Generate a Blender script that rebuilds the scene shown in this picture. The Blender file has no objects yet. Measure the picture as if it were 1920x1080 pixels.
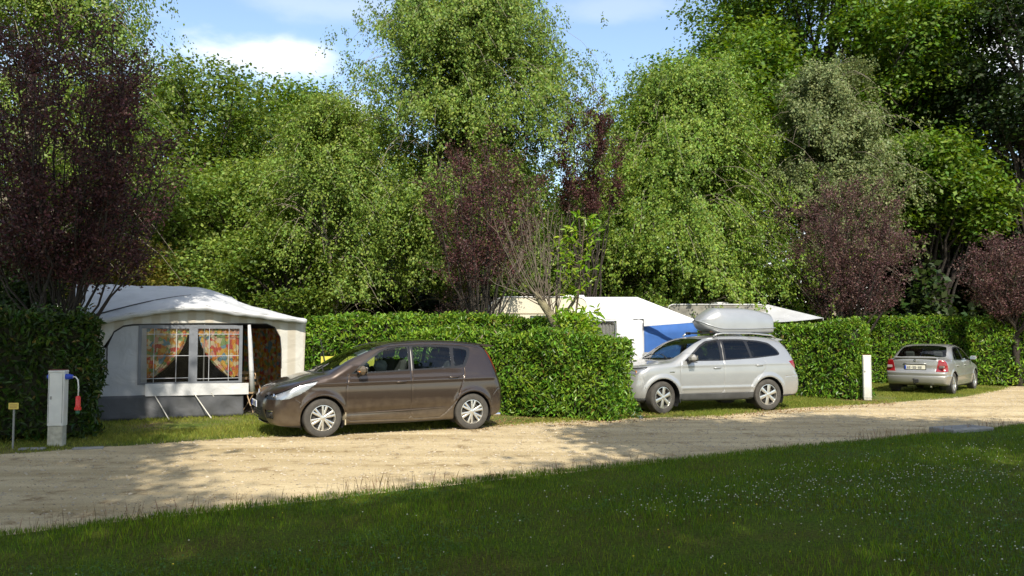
import bpy, math, random
import numpy as np
from mathutils import Vector, Matrix

random.seed(7)
RNG = np.random.default_rng(11)
R = math.radians
scene = bpy.context.scene

# ------------------------------------------------------------------ camera
FPX = 1550.0
PITCH = R(3.1)
EYE = 1.75
cam_d = bpy.data.cameras.new("camera")
cam_d.sensor_width = 36.0
cam_d.lens = FPX / 1920 * 36.0
cam_d.clip_start = 0.05
cam_d.clip_end = 2000
cam = bpy.data.objects.new("camera", cam_d)
cam.location = (0, 0, EYE)
cam.rotation_euler = (math.pi / 2 + PITCH, 0, 0)
scene.collection.objects.link(cam)
scene.camera = cam
scene.render.resolution_x = 1024
scene.render.resolution_y = 576

# ------------------------------------------------------------------ light
SUN_EL = R(43)
SUN_AZ = R(172)          # measured clockwise from +Y: the sun stands behind the camera, a little to the right
SUN_DIR = Vector((math.sin(SUN_AZ) * math.cos(SUN_EL), math.cos(SUN_AZ) * math.cos(SUN_EL), math.sin(SUN_EL)))
sun_d = bpy.data.lights.new("sun", 'SUN')
sun_d.energy = 4.1
sun_d.angle = R(0.53)
sun_d.color = (1.0, 0.93, 0.80)
sun = bpy.data.objects.new("sun", sun_d)
sun.rotation_euler = SUN_DIR.to_track_quat('Z', 'Y').to_euler()
sun.location = (0, -10, 30)
scene.collection.objects.link(sun)

world = bpy.data.worlds.new("World")
scene.world = world
world.use_nodes = True
wn, wl = world.node_tree.nodes, world.node_tree.links
bg = wn["Background"]
sky = wn.new("ShaderNodeTexSky")
sky.sky_type = 'NISHITA'
sky.sun_disc = False
sky.sun_elevation = SUN_EL
sky.sun_rotation = SUN_AZ
sky.air_density = 1.0
sky.dust_density = .5
sky.ozone_density = .45
bg.inputs[1].default_value = 0.145


def wnode(t, **kw):
    n = wn.new(t)
    for k, v in kw.items():
        setattr(n, k, v)
    return n


# clouds live in the sky's own directions: cumulus, thin wisps and unseen clouds added to lift the shade
tc = wnode("ShaderNodeTexCoord")
noi = wnode("ShaderNodeTexNoise"); noi.inputs["Scale"].default_value = 9; noi.inputs["Detail"].default_value = 7; noi.inputs["Roughness"].default_value = 0.55
mp = wnode("ShaderNodeMapping"); mp.inputs["Scale"].default_value = (1.0, 1.0, 2.2)
wl.new(tc.outputs["Generated"], mp.inputs[0]); wl.new(mp.outputs[0], noi.inputs["Vector"])


def cloud_blob(az_x, el_z, rx, rz, amp, fwd=1.0):
    """soft elliptic patch round one direction of the sky, broken up by noise"""
    v = Vector((az_x, fwd, el_z)).normalized()
    sub = wnode("ShaderNodeVectorMath", operation='SUBTRACT'); sub.inputs[1].default_value = v
    wl.new(tc.outputs["Generated"], sub.inputs[0])
    sc = wnode("ShaderNodeVectorMath", operation='MULTIPLY'); sc.inputs[1].default_value = (1 / rx, 1 / rx, 1 / rz)
    wl.new(sub.outputs[0], sc.inputs[0])
    ln = wnode("ShaderNodeVectorMath", operation='LENGTH'); wl.new(sc.outputs[0], ln.inputs[0])
    m = wnode("ShaderNodeMath", operation='MULTIPLY_ADD'); m.inputs[1].default_value = -0.55; m.inputs[2].default_value = 0.55
    wl.new(ln.outputs["Value"], m.inputs[0])
    a = wnode("ShaderNodeMath", operation='ADD'); wl.new(m.outputs[0], a.inputs[0]); wl.new(noi.outputs[0], a.inputs[1])
    r = wnode("ShaderNodeMapRange"); r.inputs["From Min"].default_value = 0.52; r.inputs["From Max"].default_value = 1.02
    r.inputs["To Max"].default_value = amp; r.interpolation_type = 'SMOOTHSTEP'
    wl.new(a.outputs[0], r.inputs[0])
    return r.outputs[0]


blobs = [cloud_blob(-0.315, 0.345, 0.105, 0.036, .95), cloud_blob(-0.21, 0.262, 0.06, 0.025, 0.8),
         cloud_blob(-0.22, 0.40, 0.16, 0.03, 0.20), cloud_blob(0.13, 0.40, 0.10, 0.02, 0.16),
         cloud_blob(0.62, 0.42, 0.25, 0.10, 0.9), cloud_blob(0.9, 0.35, 0.5, 0.12, 0.8),
         cloud_blob(-1.2, 0.5, 0.5, 0.16, 0.8), cloud_blob(0.1, 1.0, 0.75, 0.75, .95, -.05), cloud_blob(0.3, 0.45, .9, .45, .95, -1.0), cloud_blob(-.9, 0.5, .6, .35, .9, -.5), cloud_blob(0.2, -0.0, 1.2, 0.20, 0.75)]  # big overhead and rear clouds: out of view, added to warm the ambient
acc = blobs[0]
for b in blobs[1:]:
    mx = wnode("ShaderNodeMath", operation='MAXIMUM'); wl.new(acc, mx.inputs[0]); wl.new(b, mx.inputs[1]); acc = mx.outputs[0]
mix = wnode("ShaderNodeMix", data_type='RGBA')
veil = wnode("ShaderNodeMath", operation='MAXIMUM'); veil.inputs[1].default_value = .0; wl.new(acc, veil.inputs[0])
wl.new(veil.outputs[0], mix.inputs["Factor"]); wl.new(sky.outputs[0], mix.inputs[6]); mix.inputs[7].default_value = (6.2, 6.05, 5.85, 1)
wl.new(mix.outputs[2], bg.inputs[0])

scene.view_settings.view_transform = 'Standard'
scene.view_settings.look = 'None'
scene.view_settings.exposure = 0.75
scene.view_settings.gamma = 1.0
scene.view_settings.use_curve_mapping = False
scene.cycles.max_bounces = 8
scene.cycles.transparent_max_bounces = 12
scene.cycles.diffuse_bounces = 3
scene.cycles.glossy_bounces = 3
scene.cycles.transmission_bounces = 3
scene.cycles.caustics_reflective = False
scene.cycles.caustics_refractive = False
scene.cycles.use_denoising = True


# ------------------------------------------------------------------ picture <-> place (used only to read off positions while writing)
def at(u, v, Y):
    a = (u - 960) / FPX; b = -(v - 540) / FPX
    d = np.array([a, math.cos(PITCH) - b * math.sin(PITCH), math.sin(PITCH) + b * math.cos(PITCH)])
    p = d * (Y / d[1]); p[2] += EYE
    return Vector(p)


def gnd(u, v):
    a = (u - 960) / FPX; b = -(v - 540) / FPX
    d = np.array([a, math.cos(PITCH) - b * math.sin(PITCH), math.sin(PITCH) + b * math.cos(PITCH)])
    p = d * (-EYE / d[2])
    return Vector((p[0], p[1], 0))


# ------------------------------------------------------------------ materials
MATS = {}


def new_mat(name):
    m = bpy.data.materials.new(name); m.use_nodes = True
    return m, m.node_tree.nodes, m.node_tree.links, m.node_tree.nodes["Principled BSDF"]


def mat(name, col, rough=0.6, metal=0.0, spec=0.5, bump=0.0, bscale=40, var=0.0, vscale=6, coat=0.0, dirt=None):
    """plain surface with a little mottling, optional grime towards the bottom worn in by mud and rain"""
    if name in MATS: return MATS[name]
    m, n, l, p = new_mat(name)
    p.inputs["Base Color"].default_value = (*col, 1)
    p.inputs["Roughness"].default_value = rough
    p.inputs["Metallic"].default_value = metal
    p.inputs["Specular IOR Level"].default_value = spec
    p.inputs["Coat Weight"].default_value = coat
    p.inputs["Coat Roughness"].default_value = 0.05
    if var or bump or dirt:
        t = n.new("ShaderNodeTexCoord")
        no = n.new("ShaderNodeTexNoise"); no.inputs["Scale"].default_value = vscale; no.inputs["Detail"].default_value = 6
        l.new(t.outputs["Object"], no.inputs["Vector"])
    if var:
        r = n.new("ShaderNodeMapRange"); r.inputs["From Min"].default_value = 0.3; r.inputs["From Max"].default_value = 0.7
        r.inputs["To Min"].default_value = 1 - var; r.inputs["To Max"].default_value = 1 + var
        l.new(no.outputs[0], r.inputs[0])
        h = n.new("ShaderNodeHueSaturation"); h.inputs["Color"].default_value = (*col, 1)
        l.new(r.outputs[0], h.inputs["Value"]); l.new(h.outputs[0], p.inputs["Base Color"])
    if dirt:
        dcol, z0, z1, amt = dirt
        sx = n.new("ShaderNodeSeparateXYZ"); l.new(t.outputs["Object"], sx.inputs[0])
        n2 = n.new("ShaderNodeTexNoise"); n2.inputs["Scale"].default_value = 9; n2.inputs["Detail"].default_value = 8
        l.new(t.outputs["Object"], n2.inputs["Vector"])
        ma = n.new("ShaderNodeMath"); ma.operation = 'MULTIPLY_ADD'; ma.inputs[1].default_value = (z1 - z0) * 0.9; l.new(n2.outputs[0], ma.inputs[0]); l.new(sx.outputs[2], ma.inputs[2])
        r = n.new("ShaderNodeMapRange"); r.inputs["From Min"].default_value = z0 + (z1 - z0) * .45; r.inputs["From Max"].default_value = z1 + (z1 - z0) * .45
        r.inputs["To Min"].default_value = amt; r.inputs["To Max"].default_value = 0
        l.new(ma.outputs[0], r.inputs[0])
        mx = n.new("ShaderNodeMix"); mx.data_type = 'RGBA'
        l.new(r.outputs[0], mx.inputs["Factor"])
        if p.inputs["Base Color"].links: l.new(p.inputs["Base Color"].links[0].from_socket, mx.inputs[6])
        else: mx.inputs[6].default_value = (*col, 1)
        mx.inputs[7].default_value = (*dcol, 1)
        l.new(mx.outputs[2], p.inputs["Base Color"])
        ro = n.new("ShaderNodeMapRange"); ro.inputs["To Min"].default_value = rough; ro.inputs["To Max"].default_value = 0.9
        l.new(r.outputs[0], ro.inputs[0]); l.new(ro.outputs[0], p.inputs["Roughness"])
    if bump:
        b = n.new("ShaderNodeBump"); b.inputs["Strength"].default_value = bump; b.inputs["Distance"].default_value = 0.02
        n3 = n.new("ShaderNodeTexNoise"); n3.inputs["Scale"].default_value = bscale; n3.inputs["Detail"].default_value = 5
        l.new(t.outputs["Object"], n3.inputs["Vector"]); l.new(n3.outputs[0], b.inputs["Height"]); l.new(b.outputs[0], p.inputs["Normal"])
    MATS[name] = m
    return m


def leaf_mat(name, col, col2, trans=0.35, rough=0.5, hue=0.03, val=0.35, spec=0.35, clump=1.2, dead=0.0):
    """leaf: diffuse front with light passing through; every leaf a little different, branches differ too"""
    m, n, l, p = new_mat(name)
    geo = n.new("ShaderNodeNewGeometry")
    t = n.new("ShaderNodeTexCoord")
    no = n.new("ShaderNodeTexNoise"); no.inputs["Scale"].default_value = clump; no.inputs["Detail"].default_value = 3
    l.new(t.outputs["Object"], no.inputs["Vector"])
    ad = n.new("ShaderNodeMath"); ad.operation = 'MULTIPLY_ADD'; ad.inputs[1].default_value = 0.5
    l.new(geo.outputs["Random Per Island"], ad.inputs[0])
    m2 = n.new("ShaderNodeMapRange"); m2.inputs["From Min"].default_value = 0.35; m2.inputs["From Max"].default_value = 0.65; m2.inputs["To Max"].default_value = 0.5
    l.new(no.outputs[0], m2.inputs[0]); l.new(m2.outputs[0], ad.inputs[2])
    mx = n.new("ShaderNodeMix"); mx.data_type = 'RGBA'
    mx.inputs[6].default_value = (*col, 1); mx.inputs[7].default_value = (*col2, 1)
    l.new(ad.outputs[0], mx.inputs["Factor"])
    wn_ = n.new("ShaderNodeTexWhiteNoise"); wn_.noise_dimensions = '1D'; l.new(geo.outputs["Random Per Island"], wn_.inputs["W"])
    hs = n.new("ShaderNodeHueSaturation")
    r1 = n.new("ShaderNodeMapRange"); r1.inputs["To Min"].default_value = 0.5 - hue; r1.inputs["To Max"].default_value = 0.5 + hue
    l.new(wn_.outputs["Value"], r1.inputs[0]); l.new(r1.outputs[0], hs.inputs["Hue"])
    r2 = n.new("ShaderNodeMapRange"); r2.inputs["To Min"].default_value = 1 - val; r2.inputs["To Max"].default_value = 1 + val
    l.new(geo.outputs["Random Per Island"], r2.inputs[0]); l.new(r2.outputs[0], hs.inputs["Value"])
    l.new(mx.outputs[2], hs.inputs["Color"])
    if dead:      # a few yellowed and brown leaves
        w2 = n.new("ShaderNodeTexWhiteNoise"); w2.noise_dimensions = '1D'
        ml = n.new("ShaderNodeMath"); ml.operation = 'MULTIPLY'; ml.inputs[1].default_value = 7.3; l.new(geo.outputs["Random Per Island"], ml.inputs[0]); l.new(ml.outputs[0], w2.inputs["W"])
        gt = n.new("ShaderNodeMath"); gt.operation = 'GREATER_THAN'; gt.inputs[1].default_value = 1 - dead; l.new(w2.outputs["Value"], gt.inputs[0])
        m3 = n.new("ShaderNodeMix"); m3.data_type = 'RGBA'; m3.inputs[7].default_value = (.16, .12, .03, 1)
        l.new(gt.outputs[0], m3.inputs["Factor"]); l.new(mx.outputs[2], m3.inputs[6]); l.new(m3.outputs[2], hs.inputs["Color"])
    l.new(hs.outputs[0], p.inputs["Base Color"])
    p.inputs["Roughness"].default_value = rough
    p.inputs["Specular IOR Level"].default_value = spec
    tr = n.new("ShaderNodeBsdfTranslucent")
    h2 = n.new("ShaderNodeHueSaturation"); h2.inputs["Value"].default_value = 1.25; h2.inputs["Hue"].default_value = 0.49; h2.inputs["Saturation"].default_value = 1.1
    l.new(hs.outputs[0], h2.inputs["Color"]); l.new(h2.outputs[0], tr.inputs["Color"])
    ms = n.new("ShaderNodeMixShader"); ms.inputs[0].default_value = trans
    out = n["Material Output"]
    l.new(p.outputs[0], ms.inputs[1]); l.new(tr.outputs[0], ms.inputs[2]); l.new(ms.outputs[0], out.inputs[0])
    MATS[name] = m
    return m


def glass_mat(name, tint, ior=1.5, rough=0.0):
    if name in MATS: return MATS[name]
    m, n, l, p = new_mat(name); n.remove(p)
    t = n.new("ShaderNodeBsdfTransparent"); t.inputs[0].default_value = (*tint, 1)
    g = n.new("ShaderNodeBsdfGlossy"); g.inputs["Roughness"].default_value = rough
    f = n.new("ShaderNodeFresnel"); f.inputs[0].default_value = ior
    ms = n.new("ShaderNodeMixShader")
    l.new(f.outputs[0], ms.inputs[0]); l.new(t.outputs[0], ms.inputs[1]); l.new(g.outputs[0], ms.inputs[2]); l.new(ms.outputs[0], n["Material Output"].inputs[0])
    MATS[name] = m
    return m


# ------------------------------------------------------------------ mesh helpers
class MB:
    """collects shapes, then links them as one mesh"""
    def __init__(self): self.v = []; self.f = []; self.mi = []; self.cur = 0; self.n = 0

    def add(self, v, f):
        o = self.n
        self.v.append(np.asarray(v, float).reshape(-1, 3)); self.n += len(self.v[-1])
        for q in f: self.f.append([i + o for i in q]); self.mi.append(self.cur)
        return self

    def box(self, c, s, rot=None, taper=1.0, bev=0.0):
        x, y, z = [d / 2 for d in s]
        if bev:
            b = min(bev, x * .98, y * .98, z * .98)
            v = []; 
            # chamfered box: 24 verts
            for sx in (-1, 1):
                for sy in (-1, 1):
                    for sz in (-1, 1):
                        v += [(sx * x, sy * (y - b), sz * (z - b)), (sx * (x - b), sy * y, sz * (z - b)), (sx * (x - b), sy * (y - b), sz * z)]
            idx = lambda a, b_, c_, k: (a * 4 + b_ * 2 + c_) * 3 + k
            f = []
            for a in (0, 1):
                f.append([idx(a, 0, 0, 0), idx(a, 1, 0, 0), idx(a, 1, 1, 0), idx(a, 0, 1, 0)][::(1 if a else -1)])
                f.append([idx(0, a, 0, 1), idx(0, a, 1, 1), idx(1, a, 1, 1), idx(1, a, 0, 1)][::(1 if a else -1)])
                f.append([idx(0, 0, a, 2), idx(1, 0, a, 2), idx(1, 1, a, 2), idx(0, 1, a, 2)][::(1 if a else -1)])
            for a in (0, 1):
                for b_ in (0, 1):
                    f.append([idx(a, b_, 0, 0), idx(a, b_, 1, 0), idx(a, b_, 1, 1), idx(a, b_, 0, 1)][::(1 if a == b_ else -1)])
                    f.append([idx(a, 0, b_, 0), idx(a, 0, b_, 2), idx(a, 1, b_, 2), idx(a, 1, b_, 0)][::(1 if a == b_ else -1)])
                    f.append([idx(0, a, b_, 1), idx(1, a, b_, 1), idx(1, a, b_, 2), idx(0, a, b_, 2)][::(1 if a == b_ else -1)])
                    for c_ in (0, 1):
                        f.append([idx(a, b_, c_, 0), idx(a, b_, c_, 1), idx(a, b_, c_, 2)][::(1 if (a + b_ + c_) % 2 else -1)])
            v = np.array(v)
        else:
            v = np.array([(sx * x * (taper if sz > 0 else 1), sy * y * (taper if sz > 0 else 1), sz * z) for sz in (-1, 1) for sy in (-1, 1) for sx in (-1, 1)])
            f = [(0, 2, 3, 1), (4, 5, 7, 6), (0, 1, 5, 4), (2, 6, 7, 3), (0, 4, 6, 2), (1, 3, 7, 5)]
        if rot is not None: v = v @ np.array(rot.to_3x3()).T if isinstance(rot, Matrix) else v @ np.array(Matrix.Rotation(rot, 3, 'Z')).T
        return self.add(v + np.array(c), f)

    def tube(self, pts, r, n=8, caps=True, flat=1.0):
        P = [Vector(p) for p in pts]
        rs = list(r) if hasattr(r, '__len__') else [r] * len(P)
        v = []; 
        up = Vector((0, 0, 1))
        u = None
        for i, p in enumerate(P):
            t = (P[min(i + 1, len(P) - 1)] - P[max(i - 1, 0)]).normalized()
            if u is None:
                u = t.cross(up if abs(t.z) < .95 else Vector((1, 0, 0))).normalized()
            else:
                u = (u - t * u.dot(t)).normalized()
            w = t.cross(u)
            for k in range(n):
                a = 2 * math.pi * k / n
                v.append(p + (u * math.cos(a) + w * math.sin(a) * flat) * rs[i])
        f = []
        for i in range(len(P) - 1):
            for k in range(n):
                f.append((i * n + k, i * n + (k + 1) % n, (i + 1) * n + (k + 1) % n, (i + 1) * n + k))
        if caps:
            f.append(tuple(range(n))[::-1]); f.append(tuple((len(P) - 1) * n + k for k in range(n)))
        return self.add(np.array(v), f)

    def lathe(self, prof, n=32, axis='Y', c=(0, 0, 0), a0=0, a1=2 * math.pi):
        """prof: (radius, offset along the axis)"""
        full = abs(a1 - a0 - 2 * math.pi) < 1e-6
        m = n if full else n + 1
        v = []
        for r, h in prof:
            for k in range(m):
                a = a0 + (a1 - a0) * k / n
                x, y = r * math.cos(a), r * math.sin(a)
                v.append((x, h, y) if axis == 'Y' else (x, y, h) if axis == 'Z' else (h, x, y))
        f = []
        for i in range(len(prof) - 1):
            for k in range(n):
                k2 = (k + 1) % m if full else k + 1
                f.append((i * m + k, i * m + k2, (i + 1) * m + k2, (i + 1) * m + k))
        return self.add(np.array(v) + np.array(c), f)

    def prism(self, poly, y0, y1, axis='Y'):
        """poly in the two other axes, extruded"""
        n = len(poly); v = []
        for h in (y0, y1):
            for a, b in poly: v.append((a, h, b) if axis == 'Y' else (a, b, h) if axis == 'Z' else (h, a, b))
        f = [tuple(range(n)), tuple(range(n, 2 * n))[::-1]] + [(i, (i + 1) % n + 0, (i + 1) % n + n, i + n)[::-1] for i in range(n)]
        return self.add(v, f)

    def grid(self, P, thick=None):
        """P: rows x cols x 3 array of points"""
        P = np.asarray(P, float); a, b = P.shape[:2]
        f = [(i * b + j, i * b + j + 1, (i + 1) * b + j + 1, (i + 1) * b + j) for i in range(a - 1) for j in range(b - 1)]
        if thick is None: return self.add(P.reshape(-1, 3), f)
        t = np.array(thick); Q = P + t
        n0 = a * b
        f2 = [tuple(i + n0 for i in q)[::-1] for q in f]
        ring = [j for j in range(b)] + [i * b + b - 1 for i in range(1, a)] + [(a - 1) * b + j for j in range(b - 2, -1, -1)] + [i * b for i in range(a - 2, 0, -1)]
        f3 = [(ring[i], ring[i - 1], ring[i - 1] + n0, ring[i] + n0) for i in range(len(ring))]
        return self.add(np.vstack([P.reshape(-1, 3), Q.reshape(-1, 3)]), f + f2 + f3)

    def build(self, name, m, parent=None, smooth=False, loc=None, rotz=0.0, autos=None):
        V = np.vstack(self.v)
        me = bpy.data.meshes.new(name)
        me.from_pydata(V.tolist(), [], self.f)
        ms = m if isinstance(m, (list, tuple)) else [m]
        for q in ms: me.materials.append(q)
        if len(ms) > 1: me.polygons.foreach_set("material_index", self.mi)
        if smooth: me.polygons.foreach_set("use_smooth", [True] * len(me.polygons))
        me.update()
        if autos is not None:
            me.polygons.foreach_set("use_smooth", [True] * len(me.polygons))
            me.set_sharp_from_angle(angle=R(autos))
        return link(name, me, parent, loc, rotz)


def link(name, me, parent=None, loc=None, rotz=0.0):
    o = bpy.data.objects.new(name, me)
    scene.collection.objects.link(o)
    if parent: o.parent = parent
    if loc is not None: o.location = loc
    if rotz: o.rotation_euler = (0, 0, rotz)
    return o


def tag(o, label=None, cat=None, group=None, kind=None):
    if label: o["label"] = label
    if cat: o["category"] = cat
    if group: o["group"] = group
    if kind: o["kind"] = kind
    return o


def thing(name, label, cat, loc=(0, 0, 0), rotz=0.0, group=None):
    o = bpy.data.objects.new(name, None); o.empty_display_size = 0.2
    o.location = loc; o.rotation_euler = (0, 0, rotz)
    scene.collection.objects.link(o)
    return tag(o, label, cat, group)


def fast_mesh(name, V, F, m, smooth=False, mi=None):
    """V (n,3), F (m,k) numpy arrays, all faces with k corners"""
    me = bpy.data.meshes.new(name)
    V = np.ascontiguousarray(V, np.float32); F = np.ascontiguousarray(F, np.int32)
    me.vertices.add(len(V)); me.vertices.foreach_set("co", V.ravel())
    k = F.shape[1]
    me.loops.add(F.size); me.loops.foreach_set("vertex_index", F.ravel())
    me.polygons.add(len(F)); me.polygons.foreach_set("loop_start", np.arange(0, F.size, k, dtype=np.int32))
    try: me.polygons.foreach_set("loop_total", np.full(len(F), k, np.int32))
    except Exception: pass
    for q in (m if isinstance(m, (list, tuple)) else [m]): me.materials.append(q)
    if mi is not None: me.polygons.foreach_set("material_index", np.ascontiguousarray(mi, np.int32))
    me.polygons.foreach_set("use_smooth", np.full(len(F), bool(smooth)))
    me.update(calc_edges=True)
    return me


def unit(a):
    return a / np.maximum(np.linalg.norm(a, axis=-1, keepdims=True), 1e-9)


def leaves(P, N, size, aspect=0.55, up=None, jitter=0.6, fold=False, rng=RNG):
    """one small leaf per point: P (n,3), N preferred facing, up the preferred growing direction"""
    n = len(P)
    N = unit(N + rng.normal(0, jitter, (n, 3)))
    if up is None: U = rng.normal(0, 1, (n, 3))
    else: U = up + rng.normal(0, 0.5, (n, 3))
    U = unit(U - N * np.sum(U * N, 1, keepdims=True))
    W = np.cross(N, U)
    s = (size * rng.uniform(0.65, 1.3, n))[:, None] if np.isscalar(size) else (size * rng.uniform(0.75, 1.2, n))[:, None]
    w = s * aspect * 0.5
    if not fold:
        V = np.stack([P, P + U * s * 0.45 + W * w, P + U * s, P + U * s * 0.45 - W * w], 1).reshape(-1, 3)
        F = np.arange(n * 4).reshape(n, 4)
    else:
        d = N * w * 0.55
        dr = N * s * 0.10
        V = np.stack([P, P + U * s * 0.28 + W * w * .85 + d, P + U * s * .68 + W * w * .8 + d - dr, P + U * s - dr * 2.2,
                      P + U * s * .68 - W * w * .8 + d - dr, P + U * s * 0.28 - W * w * .85 + d], 1).reshape(-1, 3)
        b = np.arange(n)[:, None] * 6
        F = np.concatenate([b + np.array([0, 1, 2, 3]), b + np.array([0, 3, 4, 5])], 0)
    return V, F

# ================================================================== SETTING: ground, road, lawn
def noise_line(x, seed, amp=0.12):
    r = np.random.default_rng(seed); y = np.zeros_like(x)
    for fr, a in ((0.35, 1.0), (0.9, .6), (2.1, .4), (5.3, .25), (11, .15)):
        y += a * np.sin(x * fr + r.uniform(0, 6.28))
    return y * amp


# edges of the gravel road, as (x, y) on the ground
NEAR = [(-30, -6.5), (-12, 2.9), (-7.5, 5.25), (-4.35, 7.1), (-2.1, 8.6), (0, 9.95), (2.05, 11.15), (4.25, 12.4), (7.4, 14.2), (12, 16.9), (20, 21.8), (40, 34)]
FAR = [(-30, 2.0), (-12, 9.6), (-7.4, 11.95), (-6.2, 12.9), (-4.55, 14.0), (-2.5, 14.7), (-0.6, 15.6), (1.2, 16.5), (2.4, 17.0), (4.4, 17.6), (6.6, 19.2), (8.6, 20.4), (10.5, 21.6), (12.6, 23.0), (15.5, 26.2), (18.3, 29.4), (26, 36), (40, 47)]
_nx = [p[0] for p in NEAR]; _ny = [p[1] for p in NEAR]; _fx = [p[0] for p in FAR]; _fy = [p[1] for p in FAR]
near_y = lambda x: np.interp(x, _nx, _ny)
far_y = lambda x: np.interp(x, _fx, _fy)


def ground_mat():
    m, n, l, p = new_mat("rough_grass_ground")
    t = n.new("ShaderNodeTexCoord")
    a = n.new("ShaderNodeTexNoise"); a.inputs["Scale"].default_value = 1.1; a.inputs["Detail"].default_value = 8; a.inputs["Roughness"].default_value = .65
    b = n.new("ShaderNodeTexNoise"); b.inputs["Scale"].default_value = 28; b.inputs["Detail"].default_value = 6
    for q in (a, b): l.new(t.outputs["Object"], q.inputs["Vector"])
    c1 = n.new("ShaderNodeValToRGB")
    e = c1.color_ramp.elements
    e[0].position = .36; e[0].color = (.20, .15, .085, 1); e[1].position = .62; e[1].color = (.085, .12, .022, 1)
    x = e.new(.47); x.color = (.14, .145, .045, 1)
    l.new(a.outputs[0], c1.inputs[0])
    h = n.new("ShaderNodeHueSaturation"); r = n.new("ShaderNodeMapRange"); r.inputs["From Min"].default_value = .3; r.inputs["From Max"].default_value = .7; r.inputs["To Min"].default_value = .55; r.inputs["To Max"].default_value = 1.4
    l.new(b.outputs[0], r.inputs[0]); l.new(r.outputs[0], h.inputs["Value"]); l.new(c1.outputs[0], h.inputs["Color"]); l.new(h.outputs[0], p.inputs["Base Color"])
    p.inputs["Roughness"].default_value = .95; p.inputs["Specular IOR Level"].default_value = .1
    bp = n.new("ShaderNodeBump"); bp.inputs["Strength"].default_value = .8; bp.inputs["Distance"].default_value = .03
    l.new(b.outputs[0], bp.inputs["Height"]); l.new(bp.outputs[0], p.inputs["Normal"])
    return m


def lawn_mat():
    m, n, l, p = new_mat("lawn_turf")
    t = n.new("ShaderNodeTexCoord")
    a = n.new("ShaderNodeTexNoise"); a.inputs["Scale"].default_value = 1.4; a.inputs["Detail"].default_value = 8
    b = n.new("ShaderNodeTexNoise"); b.inputs["Scale"].default_value = 45; b.inputs["Detail"].default_value = 5
    for q in (a, b): l.new(t.outputs["Object"], q.inputs["Vector"])
    c1 = n.new("ShaderNodeValToRGB"); e = c1.color_ramp.elements
    e[0].position = .35; e[0].color = (.085, .085, .015, 1); e[1].position = .65; e[1].color = (.07, .11, .01, 1)
    l.new(a.outputs[0], c1.inputs[0])
    h = n.new("ShaderNodeHueSaturation"); r = n.new("ShaderNodeMapRange"); r.inputs["From Min"].default_value = .3; r.inputs["From Max"].default_value = .7; r.inputs["To Min"].default_value = .4; r.inputs["To Max"].default_value = 1.3
    l.new(b.outputs[0], r.inputs[0]); l.new(r.outputs[0], h.inputs["Value"]); l.new(c1.outputs[0], h.inputs["Color"]); l.new(h.outputs[0], p.inputs["Base Color"])
    p.inputs["Roughness"].default_value = .95; p.inputs["Specular IOR Level"].default_value = .1
    return m


def road_mat():
    """compacted sandy gravel: streaks along the driving direction, wheel-polished bands, loose grit and dark crumbs"""
    m, n, l, p = new_mat("sandy_gravel")
    t = n.new("ShaderNodeTexCoord")
    mp = n.new("ShaderNodeMapping"); mp.inputs["Rotation"].default_value = (0, 0, R(-29)); mp.inputs["Scale"].default_value = (.22, 1.5, 1)
    l.new(t.outputs["Object"], mp.inputs[0])
    a = n.new("ShaderNodeTexNoise"); a.inputs["Scale"].default_value = 1.0; a.inputs["Detail"].default_value = 9; a.inputs["Roughness"].default_value = .62
    l.new(mp.outputs[0], a.inputs["Vector"])
    b = n.new("ShaderNodeTexNoise"); b.inputs["Scale"].default_value = 60; b.inputs["Detail"].default_value = 4; b.inputs["Roughness"].default_value = .7
    l.new(t.outputs["Object"], b.inputs["Vector"])
    c = n.new("ShaderNodeTexNoise"); c.inputs["Scale"].default_value = 2.3; c.inputs["Detail"].default_value = 8; c.inputs["Roughness"].default_value = .7
    l.new(t.outputs["Object"], c.inputs["Vector"])
    c1 = n.new("ShaderNodeValToRGB"); e = c1.color_ramp.elements
    e[0].position = .32; e[0].color = (.35, .265, .135, 1); e[1].position = .66; e[1].color = (.60, .49, .30, 1)
    x = e.new(.5); x.color = (.48, .38, .225, 1)
    l.new(a.outputs[0], c1.inputs[0])
    c2 = n.new("ShaderNodeValToRGB"); e = c2.color_ramp.elements
    e[0].position = .34; e[0].color = (.45, .39, .32, 1); e[1].position = .46; e[1].color = (1, 1, 1, 1)
    l.new(c.outputs[0], c2.inputs[0])
    mx = n.new("ShaderNodeMix"); mx.data_type = 'RGBA'; mx.blend_type = 'MULTIPLY'; mx.inputs["Factor"].default_value = .9
    l.new(c1.outputs[0], mx.inputs[6]); l.new(c2.outputs[0], mx.inputs[7])
    h = n.new("ShaderNodeHueSaturation"); r = n.new("ShaderNodeMapRange"); r.inputs["From Min"].default_value = .3; r.inputs["From Max"].default_value = .7; r.inputs["To Min"].default_value = .72; r.inputs["To Max"].default_value = 1.25
    l.new(b.outputs[0], r.inputs[0]); l.new(r.outputs[0], h.inputs["Value"]); l.new(mx.outputs[2], h.inputs["Color"]); l.new(h.outputs[0], p.inputs["Base Color"])
    p.inputs["Roughness"].default_value = .92; p.inputs["Specular IOR Level"].default_value = .2
    ad = n.new("ShaderNodeMath"); ad.operation = 'ADD'; l.new(b.outputs[0], ad.inputs[0]); l.new(a.outputs[0], ad.inputs[1])
    bp = n.new("ShaderNodeBump"); bp.inputs["Strength"].default_value = .6; bp.inputs["Distance"].default_value = .02
    l.new(ad.outputs[0], bp.inputs["Height"]); l.new(bp.outputs[0], p.inputs["Normal"])
    return m


g = MB(); g.add([(-400, -400, -.004), (400, -400, -.004), (400, 400, -.004), (-400, 400, -.004)], [(0, 1, 2, 3)])
tag(g.build("ground", ground_mat()), kind="structure")

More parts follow.
